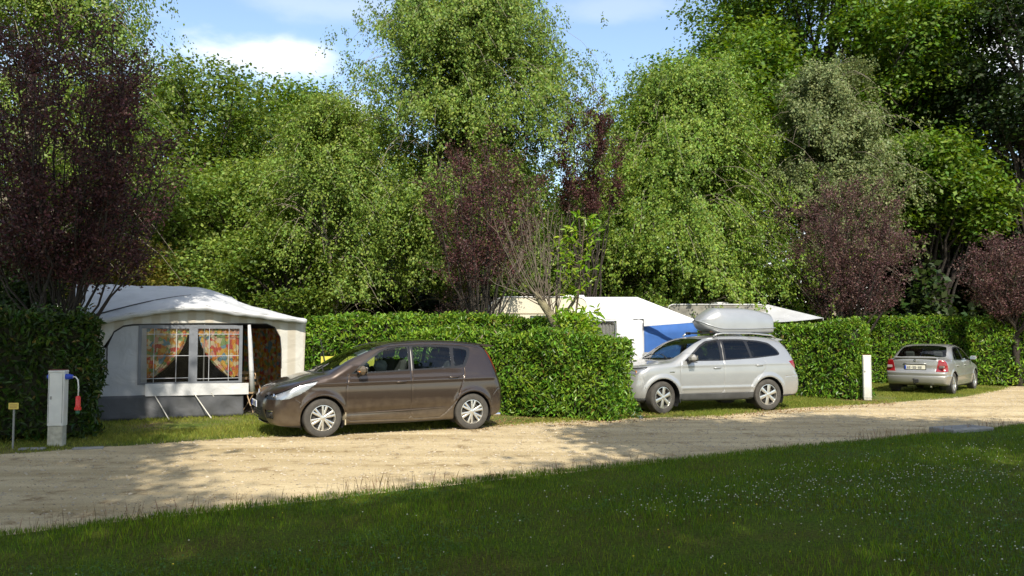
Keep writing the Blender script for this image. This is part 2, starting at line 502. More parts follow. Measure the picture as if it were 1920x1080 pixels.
xs = np.linspace(-30, 40, 700)
yn = near_y(xs) - .35; yf = far_y(xs) + noise_line(xs, 3, .13)
rows = np.linspace(0, 1, 9)
P = np.stack([np.stack([xs, yn + (yf - yn) * k, np.full_like(xs, .004) + .0 * k], 1) for k in rows], 0)
road = MB().grid(P[::-1]).build("road", road_mat())
tag(road, kind="structure")

# the mown lawn lies a hand's breadth above the road, with a soft rounded edge
yl = near_y(xs) + noise_line(xs, 5, .05)
prof = [(0.04, -.01), (-.03, .035), (-.14, .055), (-.6, .06), (-3, .06), (-12, .06), (-40, .06), (-90, .06)]
P = np.stack([np.stack([xs, yl + a, np.full_like(xs, z)], 1) for a, z in prof], 0)
tag(MB().grid(P).build("lawn", lawn_mat(), smooth=True), kind="structure")


# ------------------------------------------------------------------ grass, clover, seed heads, litter
def blades(P, h, w, rng, lean=.45, z0=0.0):
    n = len(P)
    a = rng.uniform(0, 2 * np.pi, n)
    d = np.stack([np.cos(a), np.sin(a), np.zeros(n)], 1)
    l_ = rng.uniform(0, 2 * np.pi, n); ln = np.stack([np.cos(l_), np.sin(l_), np.zeros(n)], 1) * (rng.uniform(0, lean, n) * h)[:, None]
    up = np.stack([np.zeros(n), np.zeros(n), h], 1)
    w = np.asarray(w) * np.ones(n)
    V = np.stack([P - d * w[:, None] / 2, P + d * w[:, None] / 2, P + up * .55 + ln * .35 + d * w[:, None] * .35, P + up + ln], 1).reshape(-1, 3)
    return V, np.arange(4 * n).reshape(n, 4)


def smooth_noise(x, y, seed, fr=1.0):
    r = np.random.default_rng(seed); z = 0
    for k in range(7):
        a = r.uniform(0, 6.28); f = fr * r.uniform(.5, 2.6)
        z = z + np.sin(x * f * np.cos(a) + y * f * np.sin(a) + r.uniform(0, 6.28)) * r.uniform(.5, 1)
    return z / 3.2


rg = np.random.default_rng(21)
M_LAWN = leaf_mat("lawn_grass", (.078, .142, .007), (.170, .250, .018), trans=.35, rough=.55, hue=.03, val=.4, spec=.25, clump=.9)
M_VERGE = leaf_mat("verge_grass", (.13, .19, .02), (.28, .28, .06), trans=.4, rough=.6, hue=.03, val=.35, spec=.2, clump=.8)

N = 400000
x = rg.uniform(-8.5, 14, N); y = near_y(x) - rg.uniform(-.03, 1, N) ** 1.25 * 11
vis = (y > 4.2) & (np.abs(x) < y * .72 + 1.2)
# fewer, broader blades far off, more and finer ones near the camera
x = x[vis]; y = y[vis]
hh = rg.uniform(.03, .075, len(x)) * (1 + .35 * smooth_noise(x, y, 2, 1.6))
V, F = blades(np.stack([x, y, np.full(len(x), .045)], 1), np.maximum(hh, .02), rg.uniform(.0035, .007, len(x)), rg)
tag(link("lawn_grass", fast_mesh("lawn_grass", V, F, M_LAWN)), kind="stuff")

# clover leaves: low round leaves in patches
N = 90000
x = rg.uniform(-8.5, 14, N); y = near_y(x) - rg.uniform(0.02, 1, N) * 9
k = (smooth_noise(x, y, 8, 1.1) > -.05) & (y > 4.2) & (np.abs(x) < y * .72 + 1.2)
x, y = x[k], y[k]
P = np.stack([x, y, rg.uniform(.065, .10, len(x))], 1)
V, F = leaves(P, np.tile([0, -.1, 1.], (len(x), 1)), .02, 1.0, jitter=.3, rng=rg)
tag(link("clover_leaves", fast_mesh("clover_leaves", V, F, leaf_mat("clover", (.045, .10, .012), (.08, .155, .028), trans=.25, rough=.6, val=.25))), kind="stuff")


def octa(P, s, sz=.8):
    o = np.array([(1, 0, 0), (0, 1, 0), (-1, 0, 0), (0, -1, 0), (0, 0, sz), (0, 0, -sz)], float)
    V = (P[:, None, :] + o[None] * np.asarray(s).reshape(-1, 1, 1)).reshape(-1, 3)
    t = np.array([(0, 1, 4), (1, 2, 4), (2, 3, 4), (3, 0, 4), (1, 0, 5), (2, 1, 5), (3, 2, 5), (0, 3, 5)])
    return V, (np.arange(len(P))[:, None, None] * 6 + t[None]).reshape(-1, 3)


N = 12000
x = rg.uniform(-8, 14, N); y = near_y(x) - rg.uniform(0.15, 1, N) * 8.5
dens = .10 + .6 * np.clip(smooth_noise(x, y, 8, 1.1), 0, 1) ** 1.5 + 1.3 * np.exp(-((x - 2.2) / 1.3) ** 2 - ((y - 8.4 - .35 * (x - 2.2)) / .38) ** 2) + .9 * np.exp(-((x - 5.4) / 1.6) ** 2 - ((y - 9.6) / 1.0) ** 2) + .35 * (x > 2.5)
dens *= np.clip((x + 9) / 9, .25, 1)
k = (rg.uniform(0, 1.5, N) < dens) & (y > 4.2) & (np.abs(x) < y * .7 + 1)
x, y = x[k], y[k]
V, F = octa(np.stack([x, y, rg.uniform(.10, .135, len(x))], 1), rg.uniform(.0045, .0092, len(x)))
tag(link("clover_flowers", fast_mesh("clover_flowers", V, F, mat("clover_white", (.52, .51, .40), .8))), kind="stuff")
x = rg.uniform(-6, 12, 260); y = near_y(x) - rg.uniform(0.1, 1, 260) * 7
k = (smooth_noise(x, y, 4, .8) > .2); x, y = x[k], y[k]
V, F = octa(np.stack([x, y, rg.uniform(.09, .12, len(x))], 1), rg.uniform(.006, .010, len(x)))
tag(link("yellow_flowers", fast_mesh("yellow_flowers", V, F, mat("flower_yellow", (.65, .50, .03), .8))), kind="stuff")

# thin seed stalks along the lawn's edge
N = 1500
x = rg.uniform(-5.5, 9.5, N)
amp = np.clip(.45 + .6 * smooth_noise(x, x * .3, 14, 1.8) + .5 * np.exp(-((x + .7) / 1.5) ** 2), .06, 1)
k = rg.uniform(0, 1, N) < amp; x = x[k]; amp = amp[k]
y = near_y(x) - np.abs(rg.normal(0, .13, len(x))) + .06
h = rg.uniform(.06, .20, len(x)) * (.55 + .6 * amp)
big = rg.uniform(0, 1, len(x)) < .04; h[big] *= 1.25
V, F = blades(np.stack([x, y, np.full(len(x), .03)], 1), h, .0022, rg, lean=.3)
tips = V.reshape(-1, 4, 3)[:, 3]
hv, hf = [], []
o = np.array([(1, 0, 0), (0, 1, 0), (-1, 0, 0), (0, -1, 0)], float)
hp = np.concatenate([tips, tips[::2] - np.array([0, 0, .03]) + rg.normal(0, .008, tips[::2].shape)])
hv, hf = leaves(hp - np.array([0, 0, .01]), rg.normal(0, 1, hp.shape), .016, .5, up=np.tile([0, 0, 1.], (len(hp), 1)), rng=rg)
me = fast_mesh("seed_stalks", np.vstack([V, hv]), np.vstack([F, hf + len(V)]), leaf_mat("dry_stalk", (.17, .115, .06), (.28, .19, .11), trans=.2, val=.3))
tag(link("seed_stalks", me), kind="stuff")

# tufted grass on the pitches beyond the road, thinning into the gravel
N = 420000
x = rg.uniform(-9, 24, N); y = far_y(x) - .45 + rg.uniform(0, 1, N) ** 1.3 * 6.5
nz = smooth_noise(x, y, 31, 1.9)
d = y - far_y(x)
prob = np.clip((d + .35) / .9, 0, 1) * np.clip(.62 + .6 * nz, .05, 1)
prob *= np.where(y < 15.2, .8, 1)
k = (rg.uniform(0, 1, N) < prob) & (np.abs(x) < y * .70 + 1) & (x < y * .68)
x, y, nz = x[k], y[k], nz[k]
hh = rg.uniform(.02, .06, len(x)) * (1.1 + .5 * nz)
V, F = blades(np.stack([x, y, np.zeros(len(x))], 1), np.maximum(hh, .012), rg.uniform(.006, .011, len(x)), rg, lean=.8)
tag(link("verge_grass", fast_mesh("verge_grass", V, F, M_VERGE)), kind="stuff")

# fallen leaves, bark crumbs and grit
def litter(n, xr, dr, seed, s, m, nm, clear=-.2):
    r = np.random.default_rng(seed)
    x = r.uniform(*xr, n); y = far_y(x) + r.uniform(*dr, n)
    k = smooth_noise(x, y, seed, 2.4) > clear
    P = np.stack([x[k], y[k], np.full(k.sum(), .008)], 1)
    V, F = leaves(P, np.tile([0, 0, 1.], (len(P), 1)), s, .6, jitter=.35, rng=r)
    tag(link(nm, fast_mesh(nm, V, F, m)), kind="stuff")
    return P


M_DRY = leaf_mat("dry_leaf", (.16, .085, .035), (.30, .19, .09), trans=.1, rough=.8, val=.5)
litter(5200, (-.8, 9.5), (-.75, 1.2), 41, .045, M_DRY, "fallen_leaves", -.5)
litter(4200, (-9, 18), (-4.6, .3), 42, .022, M_DRY, "leaf_crumbs", .1)
N = 26000
x = rg.uniform(-8, 20, N); f_ = rg.uniform(0, 1, N); y = near_y(x) + (far_y(x) - near_y(x)) * f_
k = np.abs(x) < y * .68 + .5; x, y = x[k], y[k]
gs = .004 + .016 * rg.uniform(0, 1, len(x)) ** 3
gs[::28] = rg.uniform(.014, .032, len(gs[::28]))
V, F = octa(np.stack([x, y, np.full(len(x), .007)], 1), gs, .6)
V += rg.normal(0, .0022, V.shape)
tag(link("road_grit", fast_mesh("road_grit", V, F, mat("grit", (.40, .34, .25), .9, var=.4, vscale=20))), kind="stuff")

# ================================================================== TREES AND HEDGES
M_BARK = mat("bark_brown", (.10, .075, .05), .95, bump=.9, bscale=25, var=.4, vscale=8)
M_BARKD = mat("bark_dark", (.032, .025, .019), .95, bump=.9, bscale=25, var=.4, vscale=8)
M_CORE_TWIG = mat("hedge_shade_core_twigs", (.028, .030, .014), .95, bump=.6, bscale=25, var=.4, vscale=8)  # dark tone paints the shade inside the hedges
M_BIRCHBARK = mat("bark_birch", (.26, .22, .17), .8, bump=.5, bscale=20, var=.5, vscale=12)
L_BIRCH = leaf_mat("leaf_birch", (.108, .178, .021), (.220, .300, .054), trans=.36, val=.35, clump=.45)
L_BIRCH2 = leaf_mat("leaf_birch_yellow", (.108, .185, .020), (.210, .300, .045), trans=.36, val=.35, clump=.4)
L_GREY = leaf_mat("leaf_grey_birch", (.11, .15, .045), (.20, .235, .09), trans=.32, val=.3, clump=.5)
L_OAK = leaf_mat("leaf_oak", (.064, .132, .012), (.155, .240, .028), trans=.38, val=.35, clump=.35)
L_ASH = leaf_mat("leaf_ash", (.070, .125, .014), (.155, .210, .030), trans=.42, val=.3, clump=.4)
L_SHADE = leaf_mat("leaf_shade", (.014, .030, .005), (.032, .058, .010), trans=.3, val=.35, clump=.5)  # deep shade under the trees put into the leaf colour
L_YEL = leaf_mat("leaf_yellowish", (.12, .13, .018), (.22, .19, .03), trans=.38, val=.3, clump=.6)
L_PLUM = leaf_mat("leaf_purple", (.055, .022, .022), (.115, .048, .044), trans=.3, val=.45, hue=.04, clump=.9, spec=.3)
L_PLUM2 = leaf_mat("leaf_purple_dull", (.075, .036, .036), (.145, .078, .068), trans=.3, val=.4, hue=.05, clump=.9, spec=.3)
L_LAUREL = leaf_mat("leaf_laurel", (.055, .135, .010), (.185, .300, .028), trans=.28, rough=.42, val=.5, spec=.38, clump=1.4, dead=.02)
L_LAUREL_SHADE = leaf_mat("leaf_laurel_shade", (.018, .038, .006), (.046, .088, .010), trans=.2, rough=.42, val=.45, spec=.35, clump=1.4, dead=.02)  # darker copy of the laurel, tree shade painted into its leaves
L_SHOOT = leaf_mat("leaf_fresh_shoot", (.16, .30, .018), (.30, .42, .04), trans=.45, rough=.4, val=.2, spec=.4)


def curve_pts(a, b, bow, n=7, rng=RNG, wob=.04):
    a, b = np.array(a, float), np.array(b, float)
    t = np.linspace(0, 1, n)[:, None]
    L = np.linalg.norm(b - a)
    p = a + (b - a) * t + np.array(bow, float) * (4 * t * (1 - t))
    p[1:-1] += rng.normal(0, wob * L / n * 2, (n - 2, 3))
    return p


def noise3(P, seed, fr):
    r = np.random.default_rng(seed + 900); z = 0
    for k in range(8):
        d = unit(r.normal(0, 1, 3)) * fr * r.uniform(.6, 2.2)
        z = z + np.sin(P @ d + r.uniform(0, 6.28))
    return z / 2.8


def tree_root(name, label, cat, base, group):
    return thing(name, label, cat, tuple(base), 0, group)


def finish_tree(root, wood, wmat, V, F, lmat):
    base = np.array(root.location)
    o = wood.build("trunk", wmat, root, smooth=True)
    me = o.data
    co = np.empty(len(me.vertices) * 3, np.float32); me.vertices.foreach_get("co", co)
    co = (co.reshape(-1, 3) - base).astype(np.float32); me.vertices.foreach_set("co", co.ravel()); me.update()
    link("crown", fast_mesh("crown", V - base, F, lmat), root)


def lobed_tree(name, label, base, top, rad, cbot, lmat, nl=45, ns=60, nv=14, leaf=.16, wmat=None, seed=1, lobe=.30, trunk_r=.22,
               cat="tree", group=None, lean=(0, 0), lobes=None, flat=.55, zbias=.35, limb_every=1, shape=1.0):
    """spreading crown of leafy clumps carried on limbs: base (x,y), crown between heights cbot and top, radius rad"""
    r = np.random.default_rng(seed)
    bx, by = base; cz = (top + cbot) / 2; hz = (top - cbot) / 2
    root = tree_root(name, label, cat, (bx, by, 0), group)
    if lobes is None:
        d = unit(r.normal(0, 1, (nl, 3))); d[:, 2] = d[:, 2] * .9 + .08
        rr = r.uniform(.35, 1.0, nl) ** .55
        C = np.stack([bx + lean[0] + d[:, 0] * rad * rr * .82, by + lean[1] + d[:, 1] * rad * rr * .82, cz + d[:, 2] * hz * rr * .86], 1)
        tt = (C[:, 2] - cbot) / (top - cbot)
        sq = 1 - shape * .38 * np.clip(tt - .45, 0, 1) ** 1.2
        C[:, 0] = bx + lean[0] + (C[:, 0] - bx - lean[0]) * sq; C[:, 1] = by + lean[1] + (C[:, 1] - by - lean[1]) * sq
        S = r.uniform(.65, 1.25, nl) * lobe * rad
    else:
        C = np.array([l[:3] for l in lobes], float); S = np.array([l[3] for l in lobes], float)
    # sprays on each clump
    n_l = len(C)
    idx = np.repeat(np.arange(n_l), ns)
    d = unit(r.normal(0, 1, (len(idx), 3)) + np.array([0, 0, zbias]))
    k = r.uniform(.55, 1.12, len(idx)) * (1 + .22 * np.sin(d[:, 0] * 5 + idx) * np.cos(d[:, 2] * 6 + idx * 2))
    sp = C[idx] + d * (S[idx] * k)[:, None] * np.array([1, 1, .72])
    i2 = np.repeat(np.arange(len(sp)), nv)
    off = r.normal(0, 1, (len(i2), 3)) * np.array([.17, .17, .17 * flat]) * (leaf / .16) * 1.5
    P = sp[i2] + off
    Nn = unit(d[i2] * .5 + np.array([0, 0, .8]))
    V, F = leaves(P, Nn, leaf, .62, jitter=.55, rng=r)
    wood = MB()
    tz = cbot + (top - cbot) * .55
    tp = curve_pts((bx, by, -.1), (bx + lean[0] * .8, by + lean[1] * .8, tz), (r.normal(0, .15), r.normal(0, .15), 0), 10, r, .05)
    wood.tube(tp, np.linspace(trunk_r * 1.15, trunk_r * .25, 10), 8)
    for j in range(0, n_l, limb_every):
        t = np.clip((C[j, 2] - cbot * .55) / (tz * 1.3), .22, .92) * r.uniform(.75, 1)
        a = tp[int(t * 9)]
        q = curve_pts(a, C[j], (0, 0, .06 * rad), 6, r, .08)
        rr_ = trunk_r * .32 * r.uniform(.7, 1.1)
        wood.tube(q, np.linspace(rr_, .018, 6), 5, caps=False)
        for _ in range(3):
            e = C[j] + unit(r.normal(0, 1, 3)) * S[j] * .9
            wood.tube(curve_pts(q[4], e, (0, 0, .05), 4, r, .05), [.02, .014, .01, .005], 3, caps=False)
    finish_tree(root, wood, wmat or M_BARK, V, F, lmat)
    return root


def birch(name, label, base, height, rad, cbot, lmat, arcs=110, st=13, lv=20, leaf=.085, seed=1, group=None, droop=1.0, wide=.42, lean=(0, 0), trunk_r=.13, squash_y=1.0, zmin=.5, hang=1.0):
    """weeping birch: arching boughs hung with strings of small leaves"""
    r = np.random.default_rng(seed)
    bx, by = base
    root = tree_root(name, label, "tree", (bx, by, 0), group)
    wood = MB()
    tp = curve_pts((bx, by, -.1), (bx + lean[0], by + lean[1], height * .95), (r.normal(0, .25), r.normal(0, .1), 0), 14, r, .04)
    wood.tube(tp, np.linspace(trunk_r, .015, 14), 8)
    AP, AT = [], []
    for j in range(arcs):
        bough = j // 6
        z0 = min(.99, max(.01, (bough * 6 + 3.5) / arcs + r.normal(0, .012)))
        zs = cbot * .6 + (height * .93 - cbot * .6) * z0 ** .9
        t = zs / (height * .95)
        a = tp[min(int(t * 13), 12)] * (1 - (t * 13) % 1) + tp[min(int(t * 13) + 1, 13)] * ((t * 13) % 1)
        az = bough * 2.39996 + r.normal(0, .24)
        prof = np.clip(1 - abs((zs / height) - wide) / (1.03 - wide if zs / height > wide else wide * 1.9), 0, 1) ** (.55 if zs / height < wide else .72)
        L = rad * prof * r.uniform(.45, 1.18) + .25
        rise = L * r.uniform(.25, .75)
        tt = np.linspace(0, 1, 8)
        out = L * tt
        zz = zs + rise * np.sin(tt * math.pi * .62) - droop * .45 * L * tt ** 3
        pts = np.stack([a[0] + np.cos(az + .3 * tt) * out, a[1] + np.sin(az + .3 * tt) * out * squash_y, zz], 1)
        wood.tube(pts, np.linspace(max(.010, trunk_r * .16 * (1 - t * .6)), .003, 8), 4, caps=False)
        # side twigs carry the hanging strings
        ts = r.uniform(.22, 1.0, st)
        k = ts * 7; i0 = np.minimum(k.astype(int), 6); fr = (k - i0)[:, None]
        q = pts[i0] * (1 - fr) + pts[i0 + 1] * fr
        q = q + r.normal(0, .22 + .07 * L, (st, 3)) * np.array([1, 1, .55])
        AP.append(q)
    S = np.vstack(AP)
    S = S[noise3(S, seed, 1.25) > -.62]
    ln = r.uniform(.2, 1.0, len(S)) * droop * hang * 1.3
    idx = np.repeat(np.arange(len(S)), lv)
    u = r.uniform(-.12, 1, len(idx))
    sway = r.normal(0, .16, (len(S), 2))
    P = S[idx].copy()
    P[:, 0] += sway[idx, 0] * u + r.normal(0, .062, len(idx)); P[:, 1] += sway[idx, 1] * u + r.normal(0, .085, len(idx))
    P[:, 2] -= ln[idx] * u
    P = P[P[:, 2] > zmin + .35 * smooth_noise(P[:, 0], P[:, 1], seed, 2.0)]
    Nn = unit(np.stack([P[:, 0] - bx, P[:, 1] - by, np.full(len(P), 1.3)], 1))
    V, F = leaves(P, Nn, leaf, .72, up=np.tile([0, 0, -1.], (len(P), 1)), jitter=.6, rng=r)
    finish_tree(root, wood, M_BIRCHBARK, V, F, lmat)
    return root


def vase_tree(name, label, base, height, rad, cbot, lmat, stems=20, tw=14, lv=34, leaf=.06, seed=1, group=None, z_split=1.0, rx=None, wmat=None, sr=.035, cat="tree", lean=(0, 0), up0=.0, spread=1.0):
    """upright tree of many stems fanning from a short trunk (purple plum)"""
    r = np.random.default_rng(seed)
    bx, by = base
    root = tree_root(name, label, cat, (bx, by, 0), group)
    wood = MB()
    wood.tube(curve_pts((bx, by, -.05), (bx, by, z_split + .15), (0, 0, 0), 4, r, .02), [sr * 2.9, sr * 2.4, sr * 2.3, sr * 1.9], 8)
    TP, TD = [], []
    for j in range(stems):
        az = j * 2.39996 + r.normal(0, .3)
        k = math.sqrt((j + .5) / stems)
        zt = height - (height - cbot) * (.52 * k ** 2) * r.uniform(.5, 1.25)
        rr = rad * k * .92 * spread
        end = (bx + lean[0] + math.cos(az) * rr, by + lean[1] + math.sin(az) * rr, zt)
        q = curve_pts((bx + r.normal(0, .03), by + r.normal(0, .03), z_split), end, (math.cos(az) * rr * .12, math.sin(az) * rr * .12, -.02 * height), 9, r, .06)
        wood.tube(q, np.linspace(sr * r.uniform(.7, 1.2), .006, 9), 5, caps=False)
        for _ in range(tw):
            t = r.uniform(.25, 1.0); i = min(int(t * 8), 7); f = t * 8 - i
            a = q[i] * (1 - f) + q[min(i + 1, 8)] * f
            if a[2] < cbot: continue
            d = unit(np.array([math.cos(az) * .5 + r.normal(0, .8), math.sin(az) * .5 + r.normal(0, .8), .75]))
            L = r.uniform(.3, .95) * rad * .42
            e = a + d * L
            wood.tube(curve_pts(a, e, (0, 0, 0), 3, r, .04), [.010, .007, .004], 3, caps=False)
            TP.append((a, e))
    A = np.array([p[0] for p in TP]); E = np.array([p[1] for p in TP])
    idx = np.repeat(np.arange(len(A)), lv)
    u = r.uniform(.05, 1.05, len(idx))[:, None]
    P = A[idx] * (1 - u) + E[idx] * u + r.normal(0, .075, (len(idx), 3))
    V, F = leaves(P, unit(r.normal(0, .6, (len(P), 3)) + np.array([0, 0, .8])), leaf, .6, up=unit(E - A)[idx], jitter=.5, rng=r)
    finish_tree(root, wood, wmat or M_BARKD, V, F, lmat)
    return root


def hedge(name, label, a, b, thick, h, lmat, dens=260, leaf=.115, seed=1, group=None, shaggy=.05, back=True, cat="hedge", hend=None):
    """clipped laurel hedge between ground points a and b; thick is measured to the left of a->b"""
    r = np.random.default_rng(seed)
    a = np.array([a[0], a[1]], float); b = np.array([b[0], b[1]], float)
    L = np.linalg.norm(b - a); ang = math.atan2(b[1] - a[1], b[0] - a[0])
    root = thing(name, label, cat, (a[0], a[1], 0), ang, group)
    hend = h if hend is None else hend
    H = lambda x: h + (hend - h) * x / L
    PP, NN = [], []
    def face(n, fx):
        p, nn = fx(r.uniform(0, 1, n), r.uniform(0, 1, n)); PP.append(p); NN.append(np.tile(np.array(nn, float), (n, 1)))
    S = lambda n: int(n * dens)
    face(S(L * h), lambda u, v: (np.stack([u * L, 0 * u, v ** .9 * H(u * L)], 1), (0, -1, .25)))
    if back: face(S(L * h * .4), lambda u, v: (np.stack([u * L, 0 * u + thick, v * H(u * L)], 1), (0, 1, .2)))
    face(S(L * thick * 1.4), lambda u, v: (np.stack([u * L, v * thick, H(u * L)], 1), (0, -.1, 1)))
    face(S(thick * h), lambda u, v: (np.stack([0 * u, u * thick, v * H(u * 0)], 1), (-1, 0, .2)))
    face(S(thick * h), lambda u, v: (np.stack([0 * u + L, u * thick, v * H(u * 0 + L)], 1), (1, 0, .2)))
    P = np.vstack(PP); Nn = np.vstack(NN)
    # bulges, hollows and depth
    bul = smooth_noise(P[:, 0] * 1.7 + P[:, 1], P[:, 2] * 1.7, seed + 3, 1.5) * .085 + smooth_noise(P[:, 0] * 6, P[:, 2] * 6 + P[:, 1] * 4, seed + 4, 1.2) * .060
    flare = np.clip(.45 - P[:, 2], 0, .45) * .15
    P = P + Nn * (bul + flare - r.exponential(.055, len(P)) + .03)[:, None]
    P += r.normal(0, .02, P.shape)
    P[:, 2] = np.maximum(P[:, 2], .03)
    Up = np.tile([0., 0, 1.0], (len(P), 1)) * r.uniform(-.2, 1.2, (len(P), 1)) + Nn * .7
    V, F = leaves(P, Nn, leaf, .40, up=Up, jitter=.75, fold=True, rng=r)
    # unclipped shoots along the top
    n = int(L * (6 + 90 * shaggy))
    sx = r.uniform(0, L, n); sy = r.uniform(0, thick, n) ** 1.2
    sh = r.uniform(.06, .13, n) * (1 + 6 * shaggy)
    idx = np.repeat(np.arange(n), 6); u = np.tile(np.linspace(.1, 1, 6), n)
    Q = np.stack([sx[idx] + r.normal(0, .02, len(idx)), sy[idx] + r.normal(0, .02, len(idx)), H(sx[idx]) + .04 + sh[idx] * u + smooth_noise(sx[idx] * 1.7, sx[idx] * 0 + H(0) * 1.7, seed + 3, 1.5) * .075], 1)
    aa = r.uniform(0, 6.28, len(idx))
    V2, F2 = leaves(Q, np.stack([np.cos(aa) * .6, np.sin(aa) * .6, np.full(len(aa), .7)], 1), leaf * .85, .38, up=np.stack([np.cos(aa), np.sin(aa), np.full(len(aa), .9)], 1), jitter=.2, fold=True, rng=r)
    link("foliage", fast_mesh("foliage", np.vstack([V, V2]), np.vstack([F, F2 + len(V)]), lmat), root)
    # solid dark core standing in for the inner shade, with stems
    w = MB(); w.box((L / 2, thick / 2, (min(h, hend) - .16) / 2 + .06), (L - .3, thick - .3, min(h, hend) - .26))
    for i in range(int(L * 5)):
        x0 = r.uniform(.1, L - .1)
        w.tube([(x0, r.uniform(.12, thick - .12), -.05), (x0 + r.normal(0, .1), r.uniform(.1, .5), .5)], .013, 5, caps=False)
    w.build("stems", M_CORE_TWIG, root)
    return root

# ------------------------------------------------------------------ hedges
ax = lambda u, Y: (u - 960) / FPX * Y
az_ = lambda v, Y: EYE + (624 - v) / FPX * Y

hedge("laurel_hedge", "tall dark shaded laurel hedge at the left edge behind the service post", (-12.2, 11.6), (-6.92, 13.66), 1.3, 1.98, L_LAUREL_SHADE, dens=560, leaf=.11, seed=5, group="laurel hedges between the pitches", shaggy=.10)
hedge("laurel_hedge", "sunlit laurel hedge behind the brown car, running from the awning to the caravan", (-5.0, 19.9), (1.8, 20.1), 1.1, 2.08, L_LAUREL, dens=640, leaf=.105, seed=6, group="laurel hedges between the pitches", shaggy=.03, back=False)
hedge("laurel_hedge", "bright glossy laurel hedge standing between the brown car and the silver off-roader", (-2.6, 19.1), (1.93, 16.40), 1.15, 1.76, L_LAUREL, dens=950, leaf=.10, seed=7, group="laurel hedges between the pitches", shaggy=.05, hend=1.60)
hedge("laurel_hedge", "laurel hedge right behind the silver off-roader, ending beside the white post", (5.2, 24.6), (9.05, 21.7), 1.1, 1.93, L_LAUREL, dens=700, leaf=.108, seed=8, group="laurel hedges between the pitches", shaggy=.03)
hedge("laurel_hedge", "long laurel hedge across the back of the pitch behind the small silver car", (9.5, 29.0), (17.0, 28.3), 1.2, 2.18, L_LAUREL, dens=480, leaf=.125, seed=9, group="laurel hedges between the pitches", shaggy=.04)
hedge("laurel_hedge", "short laurel hedge end beside the front of the small silver car", (15.3, 27.6), (17.2, 26.9), 1.0, 2.10, L_LAUREL, dens=480, leaf=.125, seed=10, group="laurel hedges between the pitches", shaggy=.04)
hedge("laurel_hedge", "far laurel hedge at the right edge beyond the dark plum trunk", (18.6, 31.5), (24, 35.2), 1.0, 2.0, L_LAUREL, dens=120, leaf=.13, seed=12, group="laurel hedges between the pitches", shaggy=.03, back=False)

# ------------------------------------------------------------------ trees in view
GB = "weeping birches behind the pitches"; GP = "purple plum trees along the road"; GW = "tall trees of the wood behind the pitches"
# birches
birch("birch_tree", "tallest weeping birch in the centre, reaching past the top of the picture", (ax(852, 27), 27), 15.6, 4.5, 3.2, L_BIRCH, arcs=380, st=38, lv=30, leaf=.082, seed=3, group=GB, wide=.50, lean=(-.15, 0), zmin=3.1, hang=.8, droop=.85)
birch("birch_tree", "slimmer birch leaning against the left side of the tallest birch", (ax(650, 25), 25), 9.3, 2.6, 3.0, L_BIRCH, arcs=150, st=26, lv=26, leaf=.075, zmin=2.7, hang=.8, seed=4, group=GB, wide=.42, lean=(-.9, 0))
birch("birch_tree", "wide yellow-green weeping birch behind the silver off-roader", (ax(1290, 30), 30), 11.6, 4.9, 1.4, L_BIRCH2, arcs=320, st=36, lv=30, leaf=.088, seed=5, group=GB, wide=.38, zmin=1.5, hang=.8, droop=.9)
birch("birch_tree", "rounded grey-green birch above the dark plum bush on the right", (ax(1555, 31), 31), 12.3, 3.1, 5.0, L_GREY, arcs=210, st=26, lv=28, leaf=.085, seed=6, group=GB, wide=.58, zmin=4.5, hang=.7, droop=.8)
birch("birch_tree", "small birch filling the gap between the two big weeping birches", (ax(1120, 31), 31), 7.8, 2.5, 1.2, L_BIRCH, arcs=150, st=24, lv=24, leaf=.09, seed=16, group=GB, wide=.42, hang=.8)
birch("birch_tree", "birch spreading over the top left corner behind the dark plum tree", (ax(75, 21), 21), 12.6, 3.7, 5.2, L_BIRCH, arcs=190, st=26, lv=26, leaf=.078, seed=8, zmin=5.5, hang=.7, group=GB, wide=.6)

# purple plums
vase_tree("plum_tree", "large dark purple plum tree rising behind the shaded hedge at the left", (ax(112, 15.2), 15.2), 7.5, 2.0, 2.6, L_PLUM, stems=38, tw=22, lv=56, leaf=.064, seed=21, group=GP, z_split=1.25, sr=.026, lean=(.12, 0))
vase_tree("plum_tree", "spreading purple plum tree in front of the tallest birch", (ax(905, 21.5), 21.5), 7.0, 1.8, 2.9, L_PLUM, stems=24, tw=20, lv=46, leaf=.062, seed=22, group=GP, z_split=1.2)
vase_tree("plum_tree", "slender purple plum whose tip pokes up against the blue sky", (ax(1105, 25.5), 25.5), 9.25, 1.15, 5.4, L_PLUM, stems=16, tw=26, lv=60, leaf=.07, seed=23, group=GP, z_split=1.6, sr=.03)
vase_tree("plum_tree", "round dense purple plum to the right of the roof box", (ax(1592, 27), 27), 6.7, 2.3, 2.3, L_PLUM2, stems=30, tw=22, lv=52, leaf=.064, seed=24, group=GP, z_split=1.0)
vase_tree("plum_tree", "purple plum cut by the right edge of the picture", (ax(1905, 27.2), 27.2), 4.9, 1.75, 2.2, L_PLUM2, stems=24, tw=20, lv=52, leaf=.064, seed=25, group=GP, z_split=1.7, sr=.05)
vase_tree("plum_tree", "low purple plum saplings above the hedge between awning and caravan", (ax(850, 24), 24), 3.4, .75, 1.4, L_PLUM2, stems=10, tw=8, lv=20, leaf=.06, seed=26, group=GP, z_split=.8, sr=.02)

# the wood behind
def wood_tree(label, u, Y, vtop, rad, cb, lm, **kw):
    return lobed_tree("broadleaf_tree", label, (ax(u, Y), Y), az_(vtop, Y), rad, cb, lm, group=GW, wmat=M_BARKD, **kw)


